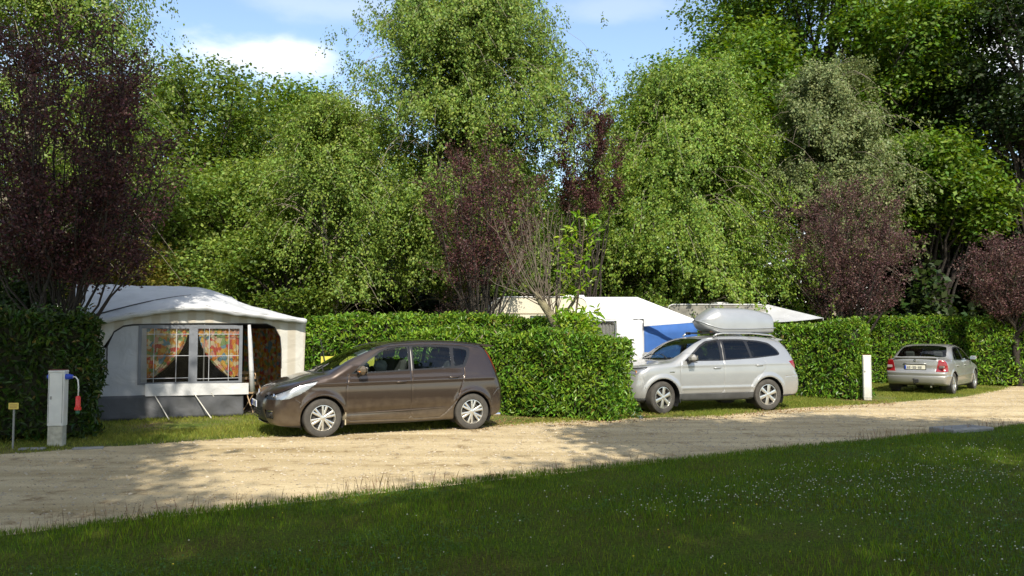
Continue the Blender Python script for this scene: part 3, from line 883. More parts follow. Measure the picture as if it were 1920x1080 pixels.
wood_tree("tall mid-green tree rising just left of the cloud", 345, 36, 60, 4.8, 3.0, L_ASH, nl=70, ns=46, nv=13, leaf=.19, seed=31)
wood_tree("bluish-green oak with uneven top to the right below the cloud", 505, 42, 105, 5.0, 3.0, L_OAK, nl=64, ns=44, nv=12, leaf=.21, seed=32)
wood_tree("smaller oak top showing between the oak below the cloud and the tallest birch", 620, 44, 150, 4.4, 3.0, L_OAK, nl=44, ns=40, nv=11, leaf=.21, seed=33)
wood_tree("broad bright green maple above the right half of the striped awning", 475, 29, 250, 3.9, 1.4, L_BIRCH, nl=70, ns=46, nv=12, leaf=.14, seed=34, flat=.3)
wood_tree("dark hazel with layered leaves right of the awning roof", 545, 24.5, 400, 2.1, .8, L_ASH, nl=36, ns=40, nv=12, leaf=.12, seed=35, flat=.3)
wood_tree("green maple behind the crown of the big purple plum", 235, 30, 180, 4.0, 1.5, L_ASH, nl=56, ns=44, nv=12, leaf=.15, seed=36)
wood_tree("yellowish bushy tree just above the left part of the awning roof", 262, 24, 418, 2.0, .9, L_YEL, nl=32, ns=40, nv=12, leaf=.11, seed=37, trunk_r=.1)
wood_tree("green bush above the middle of the awning roof", 400, 25, 415, 1.9, .9, L_BIRCH, nl=30, ns=40, nv=12, leaf=.11, seed=38, trunk_r=.1)
wood_tree("leafy tree at the far left behind the purple plum", 20, 27, 120, 3.6, 1.2, L_ASH, nl=50, ns=44, nv=12, leaf=.15, seed=39)
# the great oak: two crowns side by side and lower shelves of foliage
wood_tree("great oak spreading over the top right of the picture", 1560, 40, -170, 9.0, 8.0, L_OAK, nl=140, ns=72, nv=17, leaf=.19, seed=41, trunk_r=.55, lobe=.17)
wood_tree("left shoulder oak stepping down to the open sky beside the great oak", 1330, 36, 45, 4.6, 4.0, L_OAK, nl=70, ns=48, nv=13, leaf=.19, seed=42, trunk_r=.3)
wood_tree("oak with a bright lower shelf of leaves right of the grey-green birch", 1745, 34, 235, 3.5, 4.7, L_OAK, nl=48, ns=64, nv=16, lobe=.23, leaf=.19, seed=43, trunk_r=.3)
wood_tree("dark oak overhanging the top right corner", 1985, 33, -110, 4.6, 7.2, L_SHADE, nl=60, ns=50, nv=13, leaf=.18, seed=44, trunk_r=.42)
wood_tree("tree with shade-darkened leaves low at the right edge behind the plum", 1890, 36, 345, 3.6, 1.0, L_SHADE, nl=46, ns=44, nv=13, leaf=.19, seed=45, trunk_r=.3)

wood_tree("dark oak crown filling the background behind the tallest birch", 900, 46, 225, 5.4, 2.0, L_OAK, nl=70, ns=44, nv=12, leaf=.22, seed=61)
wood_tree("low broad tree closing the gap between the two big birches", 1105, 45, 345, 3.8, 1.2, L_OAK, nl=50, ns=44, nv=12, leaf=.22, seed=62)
wood_tree("black backing tree standing for the shade under the oak shelf, between the two right-hand plums", 1765, 41, 395, 5.2, 1.0, L_SHADE, nl=70, ns=50, nv=13, leaf=.22, seed=63)  # added as a black mass where the wood lies in shade
wood_tree("dark backing shrub standing for the shade low at the left edge under the big purple plum", -25, 19.5, 425, 2.2, .8, L_SHADE, nl=36, ns=44, nv=13, leaf=.11, seed=64, trunk_r=.08)  # added backing, its dark leaves paint the shade below the plum
wood_tree("tree with shade-darkened leaves behind the hedge between awning and tallest birch", 720, 33, 455, 4.4, .6, L_SHADE, nl=60, ns=44, nv=13, leaf=.18, seed=65, trunk_r=.15)

wood_tree("oak limb of leaves joining the great oak to its bright lower shelf", 1700, 40, 95, 4.2, 7.0, L_OAK, nl=50, ns=52, nv=14, leaf=.2, seed=66)

# dense undergrowth and far wood, shade put into the leaf colour, that closes the view: one mass
def far_wood():
    r = np.random.default_rng(77)
    PP, SS = [], []
    for x in np.arange(-48, 56, 1.6):
        for row in range(3):
            Y = 46 + row * 5 + r.uniform(-1.5, 1.5)
            px = x / Y * FPX + 960
            top = 7.5 + 3 * r.uniform() + (3 if px > 1250 else 0) + (3 if px < 800 else 0)
            if 1020 < px < 1230: top = 6.0
            for z in np.arange(1, top, 1.3): PP.append((x + r.normal(0, .6), Y, z + r.normal(0, .3))); SS.append(1.5)
    for x in np.arange(-22, 30, .85):
        Y = 32.5 + r.uniform(-1, 1)
        if x < -16: Y = 28
        top = r.uniform(2.6, 4.2)
        for z in np.arange(.5, top, .8): PP.append((x + r.normal(0, .3), Y, z)); SS.append(.75)
    C = np.array(PP); S = np.array(SS)
    idx = np.repeat(np.arange(len(C)), 170)
    d = unit(r.normal(0, 1, (len(idx), 3)))
    P = C[idx] + d * (S[idx] * r.uniform(.5, 1.1, len(idx)))[:, None]
    P = P[P[:, 2] > .1]
    V, F = leaves(P, unit(np.tile([0, -.2, .9], (len(P), 1))), .30, .65, jitter=.6, rng=r)
    tag(link("far_woodland", fast_mesh("far_woodland", V, F, L_SHADE)), kind="stuff")


far_wood()

# pruned tree in the middle hedge: leaning stump with a sheaf of bare rods
def pruned_tree():
    r = np.random.default_rng(9)
    Y = 18.7; bx = ax(1048, Y)
    root = thing("pollarded_tree", "pruned leaning tree with a fan of bare upright twigs in front of the caravan", "tree", (bx, Y, 0))
    L = lambda u, v, dy=0: (ax(u, Y) - bx, dy, az_(v, Y))
    w = MB()
    w.tube([(0.02, 0, -.05), (0.0, 0, 1.2), L(1044, 612), L(1032, 590), L(1015, 566), L(1003, 548)], [.13, .12, .115, .10, .085, .05], 9)
    w.tube([L(1044, 606), L(1060, 590, .05), L(1076, 566, .1), L(1085, 548, .1)], [.05, .045, .04, .03], 7)
    w.build("trunk", mat("bark_mossy", (.17, .15, .09), .95, bump=.9, bscale=30, var=.45, vscale=9), root, smooth=True)
    s = MB()
    for i in range(36):
        t = r.uniform(0, 1)
        a = Vector(L(1044 - 42 * t, 603 - 55 * t, r.normal(0, .04)))
        top_u = 925 + 165 * ((i * .618) % 1) + r.normal(0, 6); top_v = 330 + abs(top_u - 1010) * .75 + r.uniform(0, 150)
        b = Vector(L(top_u, top_v, r.normal(0, .45)))
        q = curve_pts(a, b, (r.normal(0, .06) + (top_u - 1010) * .0022, r.normal(0, .1), 0), 7, r, .02)
        s.tube(q, np.linspace(r.uniform(.008, .016), .003, 7), 4, caps=False)
        for _ in range(4):
            j = r.integers(3, 6); e = q[j] + np.array([r.normal(0, .16), r.normal(0, .16), r.uniform(.15, .5)])
            s.tube([q[j], (q[j] + e) / 2 + r.normal(0, .02, 3), e], [.006, .004, .003], 3, caps=False)
    for u, v in ((1051, 420), (1062, 470)):
        s.tube([L(1043, 610), L(1044, 540, .05), L(u, v, .1)], [.035, .028, .012], 6, caps=False)
    s.build("twigs", mat("twig_grey", (.13, .105, .08), .9, var=.3, vscale=4), root)
    lp = r.uniform(0, 1, (360, 3)) * np.array([1.9, .8, 1.9]) + np.array([ax(925, Y) - bx, -.3, az_(505, Y)])
    V, F = leaves(lp, np.tile([0, 0, 1.], (360, 1)), .055, .6, rng=r)
    link("leaves", fast_mesh("leaves", V, F, L_PLUM2), root)


pruned_tree()


def sapling():
    r = np.random.default_rng(19)
    Y = 18.2; bx = ax(1082, Y)
    root = thing("laurel_sapling", "bright yellow-green laurel shoot standing above the hedge beside the pruned tree", "sapling", (bx, Y, 0))
    w = MB(); TP = []
    L = lambda u, v, dy=0: np.array((ax(u, Y) - bx, dy, az_(v, Y)))
    w.tube([(0, 0, 0), L(1078, 600), L(1086, 540), L(1092, 470), L(1098, 402)], [.035, .03, .022, .014, .006], 6)
    for i in range(34):
        v = 570 - 165 * ((i + .5) / 34); a = L(1082 + (570 - v) * .08, v)
        an = r.uniform(0, 6.28); rr = .16 + .36 * math.sin(math.pi * min(1, ((i + 3) / 36))) * r.uniform(.6, 1.1)
        e = a + np.array([math.cos(an) * rr, math.sin(an) * rr, rr * .55])
        w.tube([a, (a + e) / 2 + np.array([0, 0, -.03]), e], [.008, .006, .004], 4, caps=False)
        for t in np.linspace(.3, 1.05, 9): TP.append((a * (1 - t) + e * t, e - a))
    # low shoots at its foot
    for i in range(60):
        a = L(1040 + r.uniform(0, 85), 0) * np.array([1, 0, 0]) + np.array([0, r.normal(0, .2), 1.75 + r.uniform(0, .55) ** 1.3])
        for t in range(6): TP.append((a + r.normal(0, .06, 3), r.normal(0, .5, 3) + np.array([0, 0, 1.])))
    w.build("stem", M_BARK, root)
    P = np.array([t[0] for t in TP]); D = np.array([t[1] for t in TP])
    V, F = leaves(P, unit(r.normal(0, .5, P.shape) + np.array([0, -.4, .7])), .15, .36, up=unit(D) * .8 + r.normal(0, .3, D.shape), jitter=.3, fold=True, rng=r)
    link("foliage", fast_mesh("foliage", V, F, L_SHOOT), root)


sapling()

# ------------------------------------------------------------------ trees behind the camera that throw the shade on lawn, road and left hedge
KX, KY = SUN_DIR.x / SUN_DIR.z, SUN_DIR.y / SUN_DIR.z
def shade_tree(label, base, targets, seed):
    """targets: (ground x, ground y, height of the clump, radius): the clump sits on the line from that ground point to the sun"""
    lob = [(gx + z * KX, gy + z * KY, z, rr) for gx, gy, z, rr in targets]
    top = max(l[2] for l in lob) + 1
    return lobed_tree("shade_tree", label, base, top, 4, 5, L_OAK, seed=seed, lobes=lob, ns=120, nv=12, leaf=.24, trunk_r=.35, group="tall trees standing behind the camera")


rs = np.random.default_rng(101)
def fill(poly_fn, xr, yr, step, zr, rr, drop=.0):
    out = []
    for x in np.arange(*xr, step):
        for y in np.arange(*yr, step):
            X = x + rs.normal(0, step * .18); Y = y + rs.normal(0, step * .18)
            if poly_fn(X, Y) and rs.uniform() > drop: out.append((X, Y, rs.uniform(*zr), rr * rs.uniform(.85, 1.2)))
    return out


lawn_all = fill(lambda x, y: y < near_y(x) - .35 - .3, (-12, 14), (-2, 14), 1.85, (11, 15), 1.3, .06)
left_all = fill(lambda x, y: x < -3.9 - (y - 9) * .42 and y > near_y(x) - .5 and (x < -6.9 or y < 13.5), (-15, -1), (5, 15.6), 1.45, (10, 14), 1.32, .0) + fill(lambda x, y: x < -7.5, (-14, -6), (16, 23), 1.45, (10, 14), .85, .30)
right_all = fill(lambda x, y: y >= near_y(x) - .5 and x > 1.6 + (near_y(x) + 3.2 - y) * .55 and y < near_y(x) + 3.6 - max(0, x - 6) * 1.1 and x < 9, (1, 10), (9, 18), 1.3, (9, 12), .95, .04)
shade_tree("tall tree behind the camera, left of it", (-9, -6.5), [t for t in lawn_all if t[0] < -3] + left_all, 51)
shade_tree("tall tree directly behind the camera", (-.5, -8), [t for t in lawn_all if -3 <= t[0] < 4], 52)
shade_tree("tall tree behind the camera, right of it", (9, -5), [t for t in lawn_all if t[0] >= 4] + right_all, 53)

# ================================================================== VEHICLES
M_TYRE = mat("tyre_rubber", (.055, .05, .043), .85, bump=.2, bscale=60, var=.25, vscale=10)
M_RIM = mat("alloy_silver", (.62, .61, .58), .28, metal=.85, var=.08)
M_RIMD = mat("brake_dark", (.05, .047, .043), .6, metal=.3)
M_BLACK = mat("black_plastic", (.022, .022, .023), .45, var=.15)
M_SEAL = mat("window_seal_black", (.012, .012, .013), .35)
M_CHROME = mat("chrome", (.75, .75, .75), .12, metal=1)
M_CABIN = mat("cabin_trim", (.045, .045, .048), .8, var=.2)
M_SEAT = mat("seat_cloth", (.075, .07, .068), .9, var=.2, vscale=30)
M_LAMPC = glass_mat("lamp_clear", (.93, .94, .95), 1.45, .03)
M_REFL = mat("lamp_reflector", (.50, .51, .53), .30, metal=.8, bump=.04, bscale=45)
M_RED = mat("tail_lamp_red", (.22, .006, .010), .18, coat=.7, bump=.15, bscale=90)
M_AMBER = mat("lamp_amber", (.60, .20, .02), .2, coat=.6)
M_WHITEP = mat("plate_white", (.70, .71, .68), .4)
M_PLATEMARK = mat("plate_marks", (.07, .07, .08), .5)
M_BLUEP = mat("plate_blue", (.03, .07, .35), .4)
M_GLASS = glass_mat("car_glass", (.62, .70, .68), 1.52)
M_GLASSD = glass_mat("car_glass_tinted", (.22, .25, .26), 1.52)
M_PAPER = mat("paper_white", (.75, .75, .72), .8)


def smax(a, b, k):
    h = np.maximum(k - np.abs(a - b), 0) / k
    return np.maximum(a, b) + h * h * k * .25


def spl(tab):
    """smooth curve through points (monotone-ish cubic), as a function"""
    x = np.array([p[0] for p in tab], float); y = np.array([p[1] for p in tab], float)
    m = np.gradient(y, x)
    def f(q):
        q = np.clip(q, x[0], x[-1]); i = np.clip(np.searchsorted(x, q) - 1, 0, len(x) - 2)
        h = x[i + 1] - x[i]; t = (q - x[i]) / h
        a = (1 + 2 * t) * (1 - t) ** 2; b = t * (1 - t) ** 2; c = t * t * (3 - 2 * t); d = t * t * (t - 1)
        return a * y[i] + b * h * m[i] + c * y[i + 1] + d * h * m[i + 1]
    return f


def inside(px, py, poly):
    r = np.zeros(px.shape, bool); n = len(poly)
    for i in range(n):
        x1, y1 = poly[i]; x2, y2 = poly[(i + 1) % n]
        if y1 == y2: continue
        c = ((y1 > py) != (y2 > py)) & (px < (x2 - x1) * (py - y1) / (y2 - y1) + x1)
        r ^= c
    return r


def nearest(px, py, line, closed=False):
    """distance to a polyline and the nearest point"""
    L = list(line) + ([line[0]] if closed else [])
    best = np.full(px.shape, 9.0); bx = np.zeros_like(px); by = np.zeros_like(py)
    for (x1, y1), (x2, y2) in zip(L[:-1], L[1:]):
        dx, dy = x2 - x1, y2 - y1; q = dx * dx + dy * dy + 1e-12
        t = np.clip(((px - x1) * dx + (py - y1) * dy) / q, 0, 1)
        cx, cy = x1 + t * dx, y1 + t * dy; d = np.hypot(px - cx, py - cy)
        k = d < best; best = np.where(k, d, best); bx = np.where(k, cx, bx); by = np.where(k, cy, by)
    return best, bx, by


def rounded(poly, r=.03, n=4):
    """polygon with its corners rounded"""
    out = []; m = len(poly)
    for i in range(m):
        p = np.array(poly[i], float); a = np.array(poly[i - 1], float); b = np.array(poly[(i + 1) % m], float)
        la = np.linalg.norm(a - p); lb = np.linalg.norm(b - p)
        ra = min(r, la * .45); rb = min(r, lb * .45)
        s = p + (a - p) / la * ra; e = p + (b - p) / lb * rb
        for t in np.linspace(0, 1, n): out.append(tuple(s * (1 - t) ** 2 + p * 2 * t * (1 - t) + e * t * t))
    return out


def circle(cx, cz, r, n=40): return [(cx + r * math.cos(2 * math.pi * i / n), cz + r * math.sin(2 * math.pi * i / n)) for i in range(n)]


class Shell:
    """car skin: a closed surface found along rays from the car's inner spine, cut into panels along outlines drawn on it"""
    def __init__(s, F, L, W, Hh, cell=.013, zc=.72, spine=(.95, .95)):
        s.F, s.cell = F, cell
        nx, ny, nz = int(L / cell), int(W / cell), int(Hh / cell)
        ids = []; quads = []
        def key(i, j, k): return (i * (ny + 1) + j) * (nz + 1) + k
        def face(ax, side):
            if ax == 0: J, K = np.meshgrid(np.arange(ny + 1), np.arange(nz + 1), indexing='ij'); I = np.full_like(J, nx if side else 0)
            if ax == 1: I, K = np.meshgrid(np.arange(nx + 1), np.arange(nz + 1), indexing='ij'); J = np.full_like(I, ny if side else 0)
            if ax == 2: I, J = np.meshgrid(np.arange(nx + 1), np.arange(ny + 1), indexing='ij'); K = np.full_like(I, nz if side else 0)
            k = key(I, J, K)
            q = np.stack([k[:-1, :-1], k[1:, :-1], k[1:, 1:], k[:-1, 1:]], -1).reshape(-1, 4)
            flip = (side == 0) if ax != 1 else (side == 1)
            return q[:, ::-1] if flip else q
        Q = np.vstack([face(a, b) for a in (0, 1, 2) for b in (0, 1)])
        uq, inv = np.unique(Q, return_inverse=True)
        s.Q = inv.reshape(Q.shape)
        I = uq // ((ny + 1) * (nz + 1)); J = (uq // (nz + 1)) % (ny + 1); K = uq % (nz + 1)
        p = np.stack([I / nx * L, (J / ny - .5) * W, K / nz * Hh], 1)
        q = np.stack([np.clip(p[:, 0], spine[0], L - spine[1]), 0 * p[:, 0], np.full(len(p), zc)], 1)
        d = p - q
        lo = np.zeros(len(p)); hi = np.full(len(p), 1.35)
        for _ in range(26):
            m = (lo + hi) / 2; x = q + d * m[:, None]
            ins = F(x[:, 0], x[:, 1], x[:, 2]) < 0
            lo = np.where(ins, m, lo); hi = np.where(ins, hi, m)
        s.V = q + d * lo[:, None]
        s.normals()

    def normals(s):
        e = 4e-3; x, y, z = s.V.T
        g = np.stack([s.F(x + e, y, z) - s.F(x - e, y, z), s.F(x, y + e, z) - s.F(x, y - e, z), s.F(x, y, z + e) - s.F(x, y, z - e)], 1)
        s.N = unit(g)

    def snap(s, curve, plane, closed=True, mask=None, tol=.55):
        """pull the nearest grid points onto a drawn outline, then back to the skin"""
        V = s.V
        a, b = {'xz': (0, 2), 'xy': (0, 1), 'yz': (1, 2)}[plane]; c = 3 - a - b
        A = V[:, a]; B = V[:, b]
        if plane == 'xz': ok = np.abs(s.N[:, 1]) > .3
        elif plane == 'xy': ok = s.N[:, 2] > .25; B = np.abs(B)
        else: ok = np.abs(s.N[:, 0]) > .3; A = np.abs(A)
        if mask is not None: ok &= mask(V, s.N)
        lim = s.cell * 1.6
        xs = [p[0] for p in curve]; ys = [p[1] for p in curve]
        ok &= (A > min(xs) - lim) & (A < max(xs) + lim) & (B > min(ys) - lim) & (B < max(ys) + lim)
        i = np.where(ok)[0]
        if not len(i): return
        d, nx_, ny_ = nearest(A[i], B[i], curve, closed)
        k = d < s.cell * tol
        i = i[k]; nx_ = nx_[k]; ny_ = ny_[k]
        if plane == 'yz': nx_ = nx_ * np.sign(V[i, 1])
        if plane == 'xy': ny_ = ny_ * np.sign(V[i, 1])
        P = V[i].copy(); P[:, a] = nx_; P[:, b] = ny_
        lo = P[:, c] - .05; hi = P[:, c] + .05
        sg = np.sign(s.N[i, c])
        def f(t):
            Q = P.copy(); Q[:, c] = t; return s.F(Q[:, 0], Q[:, 1], Q[:, 2])
        flo = f(lo)
        for _ in range(18):
            m = (lo + hi) / 2; fm = f(m); same = (fm < 0) == (flo < 0)
            lo = np.where(same, m, lo); hi = np.where(same, hi, m)
        P[:, c] = (lo + hi) / 2
        good = np.linalg.norm(P - V[i], axis=1) < s.cell * 2.5
        V[i[good]] = P[good]

    def groove(s, curve, plane, closed=False, depth=.0075, w=.007, mask=None):
        V = s.V; a, b = {'xz': (0, 2), 'xy': (0, 1), 'yz': (1, 2)}[plane]
        A = V[:, a]; B = V[:, b]
        if plane == 'xz': ok = np.abs(s.N[:, 1]) > .3
        elif plane == 'xy': ok = s.N[:, 2] > .25; B = np.abs(B)
        else: ok = np.abs(s.N[:, 0]) > .3; A = np.abs(A)
        if mask is not None: ok &= mask(V, s.N)
        i = np.where(ok)[0]
        d, _, _ = nearest(A[i], B[i], curve, closed)
        k = np.clip(1 - d / w, 0, 1)
        V[i] -= s.N[i] * (depth * k)[:, None]

    def part(s, sel, name, m, parent, off=0.0, thick=0.0, smooth=True, custom=None):
        if not sel.any(): return None
        q = s.Q[sel]; uq, inv = np.unique(q, return_inverse=True); q = inv.reshape(q.shape)
        V = s.V[uq] + s.N[uq] * off
        n = len(V)
        if thick:
            V2 = s.V[uq] + s.N[uq] * (off - thick)
            # rim: edges used once
            e = np.concatenate([q[:, [0, 1]], q[:, [1, 2]], q[:, [2, 3]], q[:, [3, 0]]])
            k = np.sort(e, 1); kk = k[:, 0].astype(np.int64) * n + k[:, 1]
            u, ix, cn = np.unique(kk, return_index=True, return_counts=True)
            be = e[ix[cn == 1]]
            rim = np.stack([be[:, 1], be[:, 0], be[:, 0] + n, be[:, 1] + n], 1)
            V = np.vstack([V, V2]); q = np.vstack([q, q[:, ::-1] + n, rim])
        me = fast_mesh(name, V, q, m, smooth)
        if thick: me.set_sharp_from_angle(angle=R(50))
        return link(name, me, parent)


def make_wheel(parent, x, y, r, w, style, side, steer=0.0, rim_r=.68, n_sp=5, tread=True):
    """tyre with sidewall, rim barrel, dark brake space, spokes and hub; side = +1/-1 gives the outer face"""
    root = MB()
    h = w / 2
    prof = [(r * rim_r, -h * .82), (r * (rim_r + .04), -h * .98), (r * .86, -h * 1.03), (r * .955, -h * .92), (r * .99, -h * .74), (r, -h * .5), (r, h * .5), (r * .99, h * .74), (r * .955, h * .92), (r * .86, h * 1.03), (r * .80, h * 1.02), (r * (rim_r + .04), h * .98), (r * rim_r, h * .82)]
    root.lathe([(a, b * side) for a, b in prof], 56)
    for t in (-.28, 0, .28):
        root.lathe([(r * 1.001, (t - .05) * w), (r * 1.004, t * w), (r * 1.001, (t + .05) * w)], 40)
    rot = Matrix.Rotation(steer, 4, 'Z')
    def mk(mb, nm, m, par, **k):
        o = mb.build(nm, m, par, **k); return o
    wheel = mk(root, "wheel", M_TYRE, parent, autos=35)
    wheel.location = (x, y, r); wheel.rotation_euler = (0, 0, steer)
    rim = MB(); rr = r * rim_r; yo = h * .86 * side
    rim.lathe([(rr * 1.015, yo * 1.04), (rr * 1.02, yo * .98), (rr * .955, yo * 1.0), (rr * .93, yo * .8), (rr * .90, -yo * .2), (rr * .9, -yo * .9)], 48)
    R0 = rr * .96
    def spoke(ang, w0, w1, r0, r1, y0, y1, th=.022):
        ca, sa = math.cos(ang), math.sin(ang)
        P = []
        for t in np.linspace(0, 1, 5):
            rad = r0 + (r1 - r0) * t; ww = (w0 + (w1 - w0) * t) / 2; yy = y0 + (y1 - y0) * t ** 2
            P.append([(rad, -ww, yy - th * side), (rad, -ww, yy - .004 * side), (rad, -ww * .62, yy), (rad, ww * .62, yy), (rad, ww, yy - .004 * side), (rad, ww, yy - th * side)])
        v = [(a * ca - b * sa, yy, a * sa + b * ca) for row in P for a, b, yy in row]
        f = [(i * 6 + j, i * 6 + (j + 1) % 6, (i + 1) * 6 + (j + 1) % 6, (i + 1) * 6 + j) for i in range(4) for j in range(6)]
        rim.add(v, f)
    for k in range(n_sp):
        a = 2 * math.pi * k / n_sp + .35
        if style == 'petal':      # broad flat petals, slit in the middle
            spoke(a - .17, .030, .042, rr * .16, R0, yo * .98, yo * .93)
            spoke(a + .17, .030, .042, rr * .16, R0, yo * .98, yo * .93)
            spoke(a, .05, .03, rr * .16, rr * .62, yo * .96, yo * .93)
        elif style == 'split':    # slim double spokes
            spoke(a - .20, .030, .030, rr * .15, R0, yo * 1.0, yo * .96)
            spoke(a + .20, .030, .030, rr * .15, R0, yo * 1.0, yo * .96)
        else:
            spoke(a, .060, .085, rr * .15, R0, yo * 1.0, yo * .96)
    mk(rim, "rim", M_RIM, wheel, autos=40)
    hub = MB(); hub.lathe([(0.0001, yo * 1.04), (rr * .12, yo * 1.03), (rr * .19, yo * .99), (rr * .2, yo * .8)], 24)
    mk(hub, "hub_cap", M_RIM, wheel, autos=40)
    br = MB(); br.lathe([(0.0001, yo * .42), (rr * .72, yo * .42), (rr * .74, yo * .3), (rr * .92, yo * .15), (rr * .92, -yo * .9), (0.001, -yo * .9)], 32)
    mk(br, "brake_disc", M_RIMD, wheel, autos=40)
    return wheel


def seat(parent, x, y, z, h=.62, w=.50):
    s = MB(); rm = Matrix.Rotation(R(14), 3, 'Y')
    s.box((x, y, z), (.52, w, .16), bev=.05)
    s.box((x + .28, y, z + h * .5), (.13, w * .95, h), rot=Matrix.Rotation(R(14), 4, 'Y'), bev=.05)
    s.box((x + .375, y, z + h + .10), (.09, w * .52, .17), rot=Matrix.Rotation(R(10), 4, 'Y'), bev=.035)
    s.tube([(x + .36, y - .06, z + h - .05), (x + .37, y - .06, z + h + .08)], .008, 6)
    s.tube([(x + .36, y + .06, z + h - .05), (x + .37, y + .06, z + h + .08)], .008, 6)
    return s.build("seat", M_SEAT, parent, autos=40)


def plate(parent, c, rot, w=.52, h=.11, blue=(-1,), marks=8, seed=1, back=M_WHITEP):
    """number plate; the characters cannot be read in the photograph, only dark strokes of their height are there"""
    r = np.random.default_rng(seed)
    p = MB(); p.box((0, 0, 0), (w, .012, h), bev=.004)
    o = p.build("number_plate", back, parent); o.matrix_local = Matrix.Translation(c) @ rot
    for s in blue: MB().box((s * (w / 2 - .024), -.0085, 0), (.040, .004, h * .9)).build("band", M_BLUEP, o)
    m = MB(); step = (w - .15) / marks
    for i in range(marks):
        if i in (2, 5): m.box((-w / 2 + .085 + step * i, -.0085, 0), (.022, .004, .012)); continue
        x = -w / 2 + .085 + step * i
        m.box((x - .012, -.0085, 0), (.009, .004, h * .62)); m.box((x + .012, -.0085, (r.uniform() - .5) * .02), (.009, .004, h * .5))
        m.box((x, -.0085, h * .3 * r.choice([-1, 1])), (.030, .004, .010)); m.box((x, -.0085, 0), (.026, .0035, .009))
    m.build("characters", M_PLATEMARK, o)
    return o


def bolt_on(parent, name, m, fn, **k):
    b = MB(); fn(b); return b.build(name, m, parent, **k)


def common_parts(car, S, spec, cls, paint):
    """cut the skin into panels: cls holds a class name per face"""
    c = S.V[S.Q].mean(1)
    for nm, (m, off, thick) in spec.items():
        base = nm.split('|')[0]
        for side in ((0,) if nm.endswith('|c') else (-1, 1)):
            sel = (cls == nm) & ((np.sign(c[:, 1]) == side) if side else np.ones(len(c), bool))
            S.part(sel, base, m, car, off, thick)


def arch_liner(car, x, z, r, y_in, y_out):
    for s in (-1, 1):
        b = MB()
        b.lathe([(r * .985, y_out * s), (r * .99, (y_in + .1) * s), (r * .9, y_in * s), (.02, y_in * s)], 36, c=(x, 0, z), a0=-.5, a1=math.pi + .5)
        b.build("wheel_arch", M_BLACK, car, smooth=True)


# ------------------------------------------------------------------ brown people carrier
def paint(name, col, metal=.55, rough=.32, dirt=(.30, .24, .16)):
    m = mat(name, col, rough, metal=metal, coat=.9, var=.035, vscale=3, dirt=(dirt, .12, .62, .32))
    n, l = m.node_tree.nodes, m.node_tree.links
    p = n["Principled BSDF"]
    t = n.new("ShaderNodeTexCoord"); no = n.new("ShaderNodeTexNoise"); no.inputs["Scale"].default_value = 900; no.inputs["Detail"].default_value = 1
    l.new(t.outputs["Object"], no.inputs["Vector"])
    b = n.new("ShaderNodeBump"); b.inputs["Strength"].default_value = .05; b.inputs["Distance"].default_value = .001
    l.new(no.outputs[0], b.inputs["Height"]); l.new(b.outputs[0], p.inputs["Normal"])
    return m


def side_sel(c, n, thr=.42): return np.abs(n[:, 1]) > thr


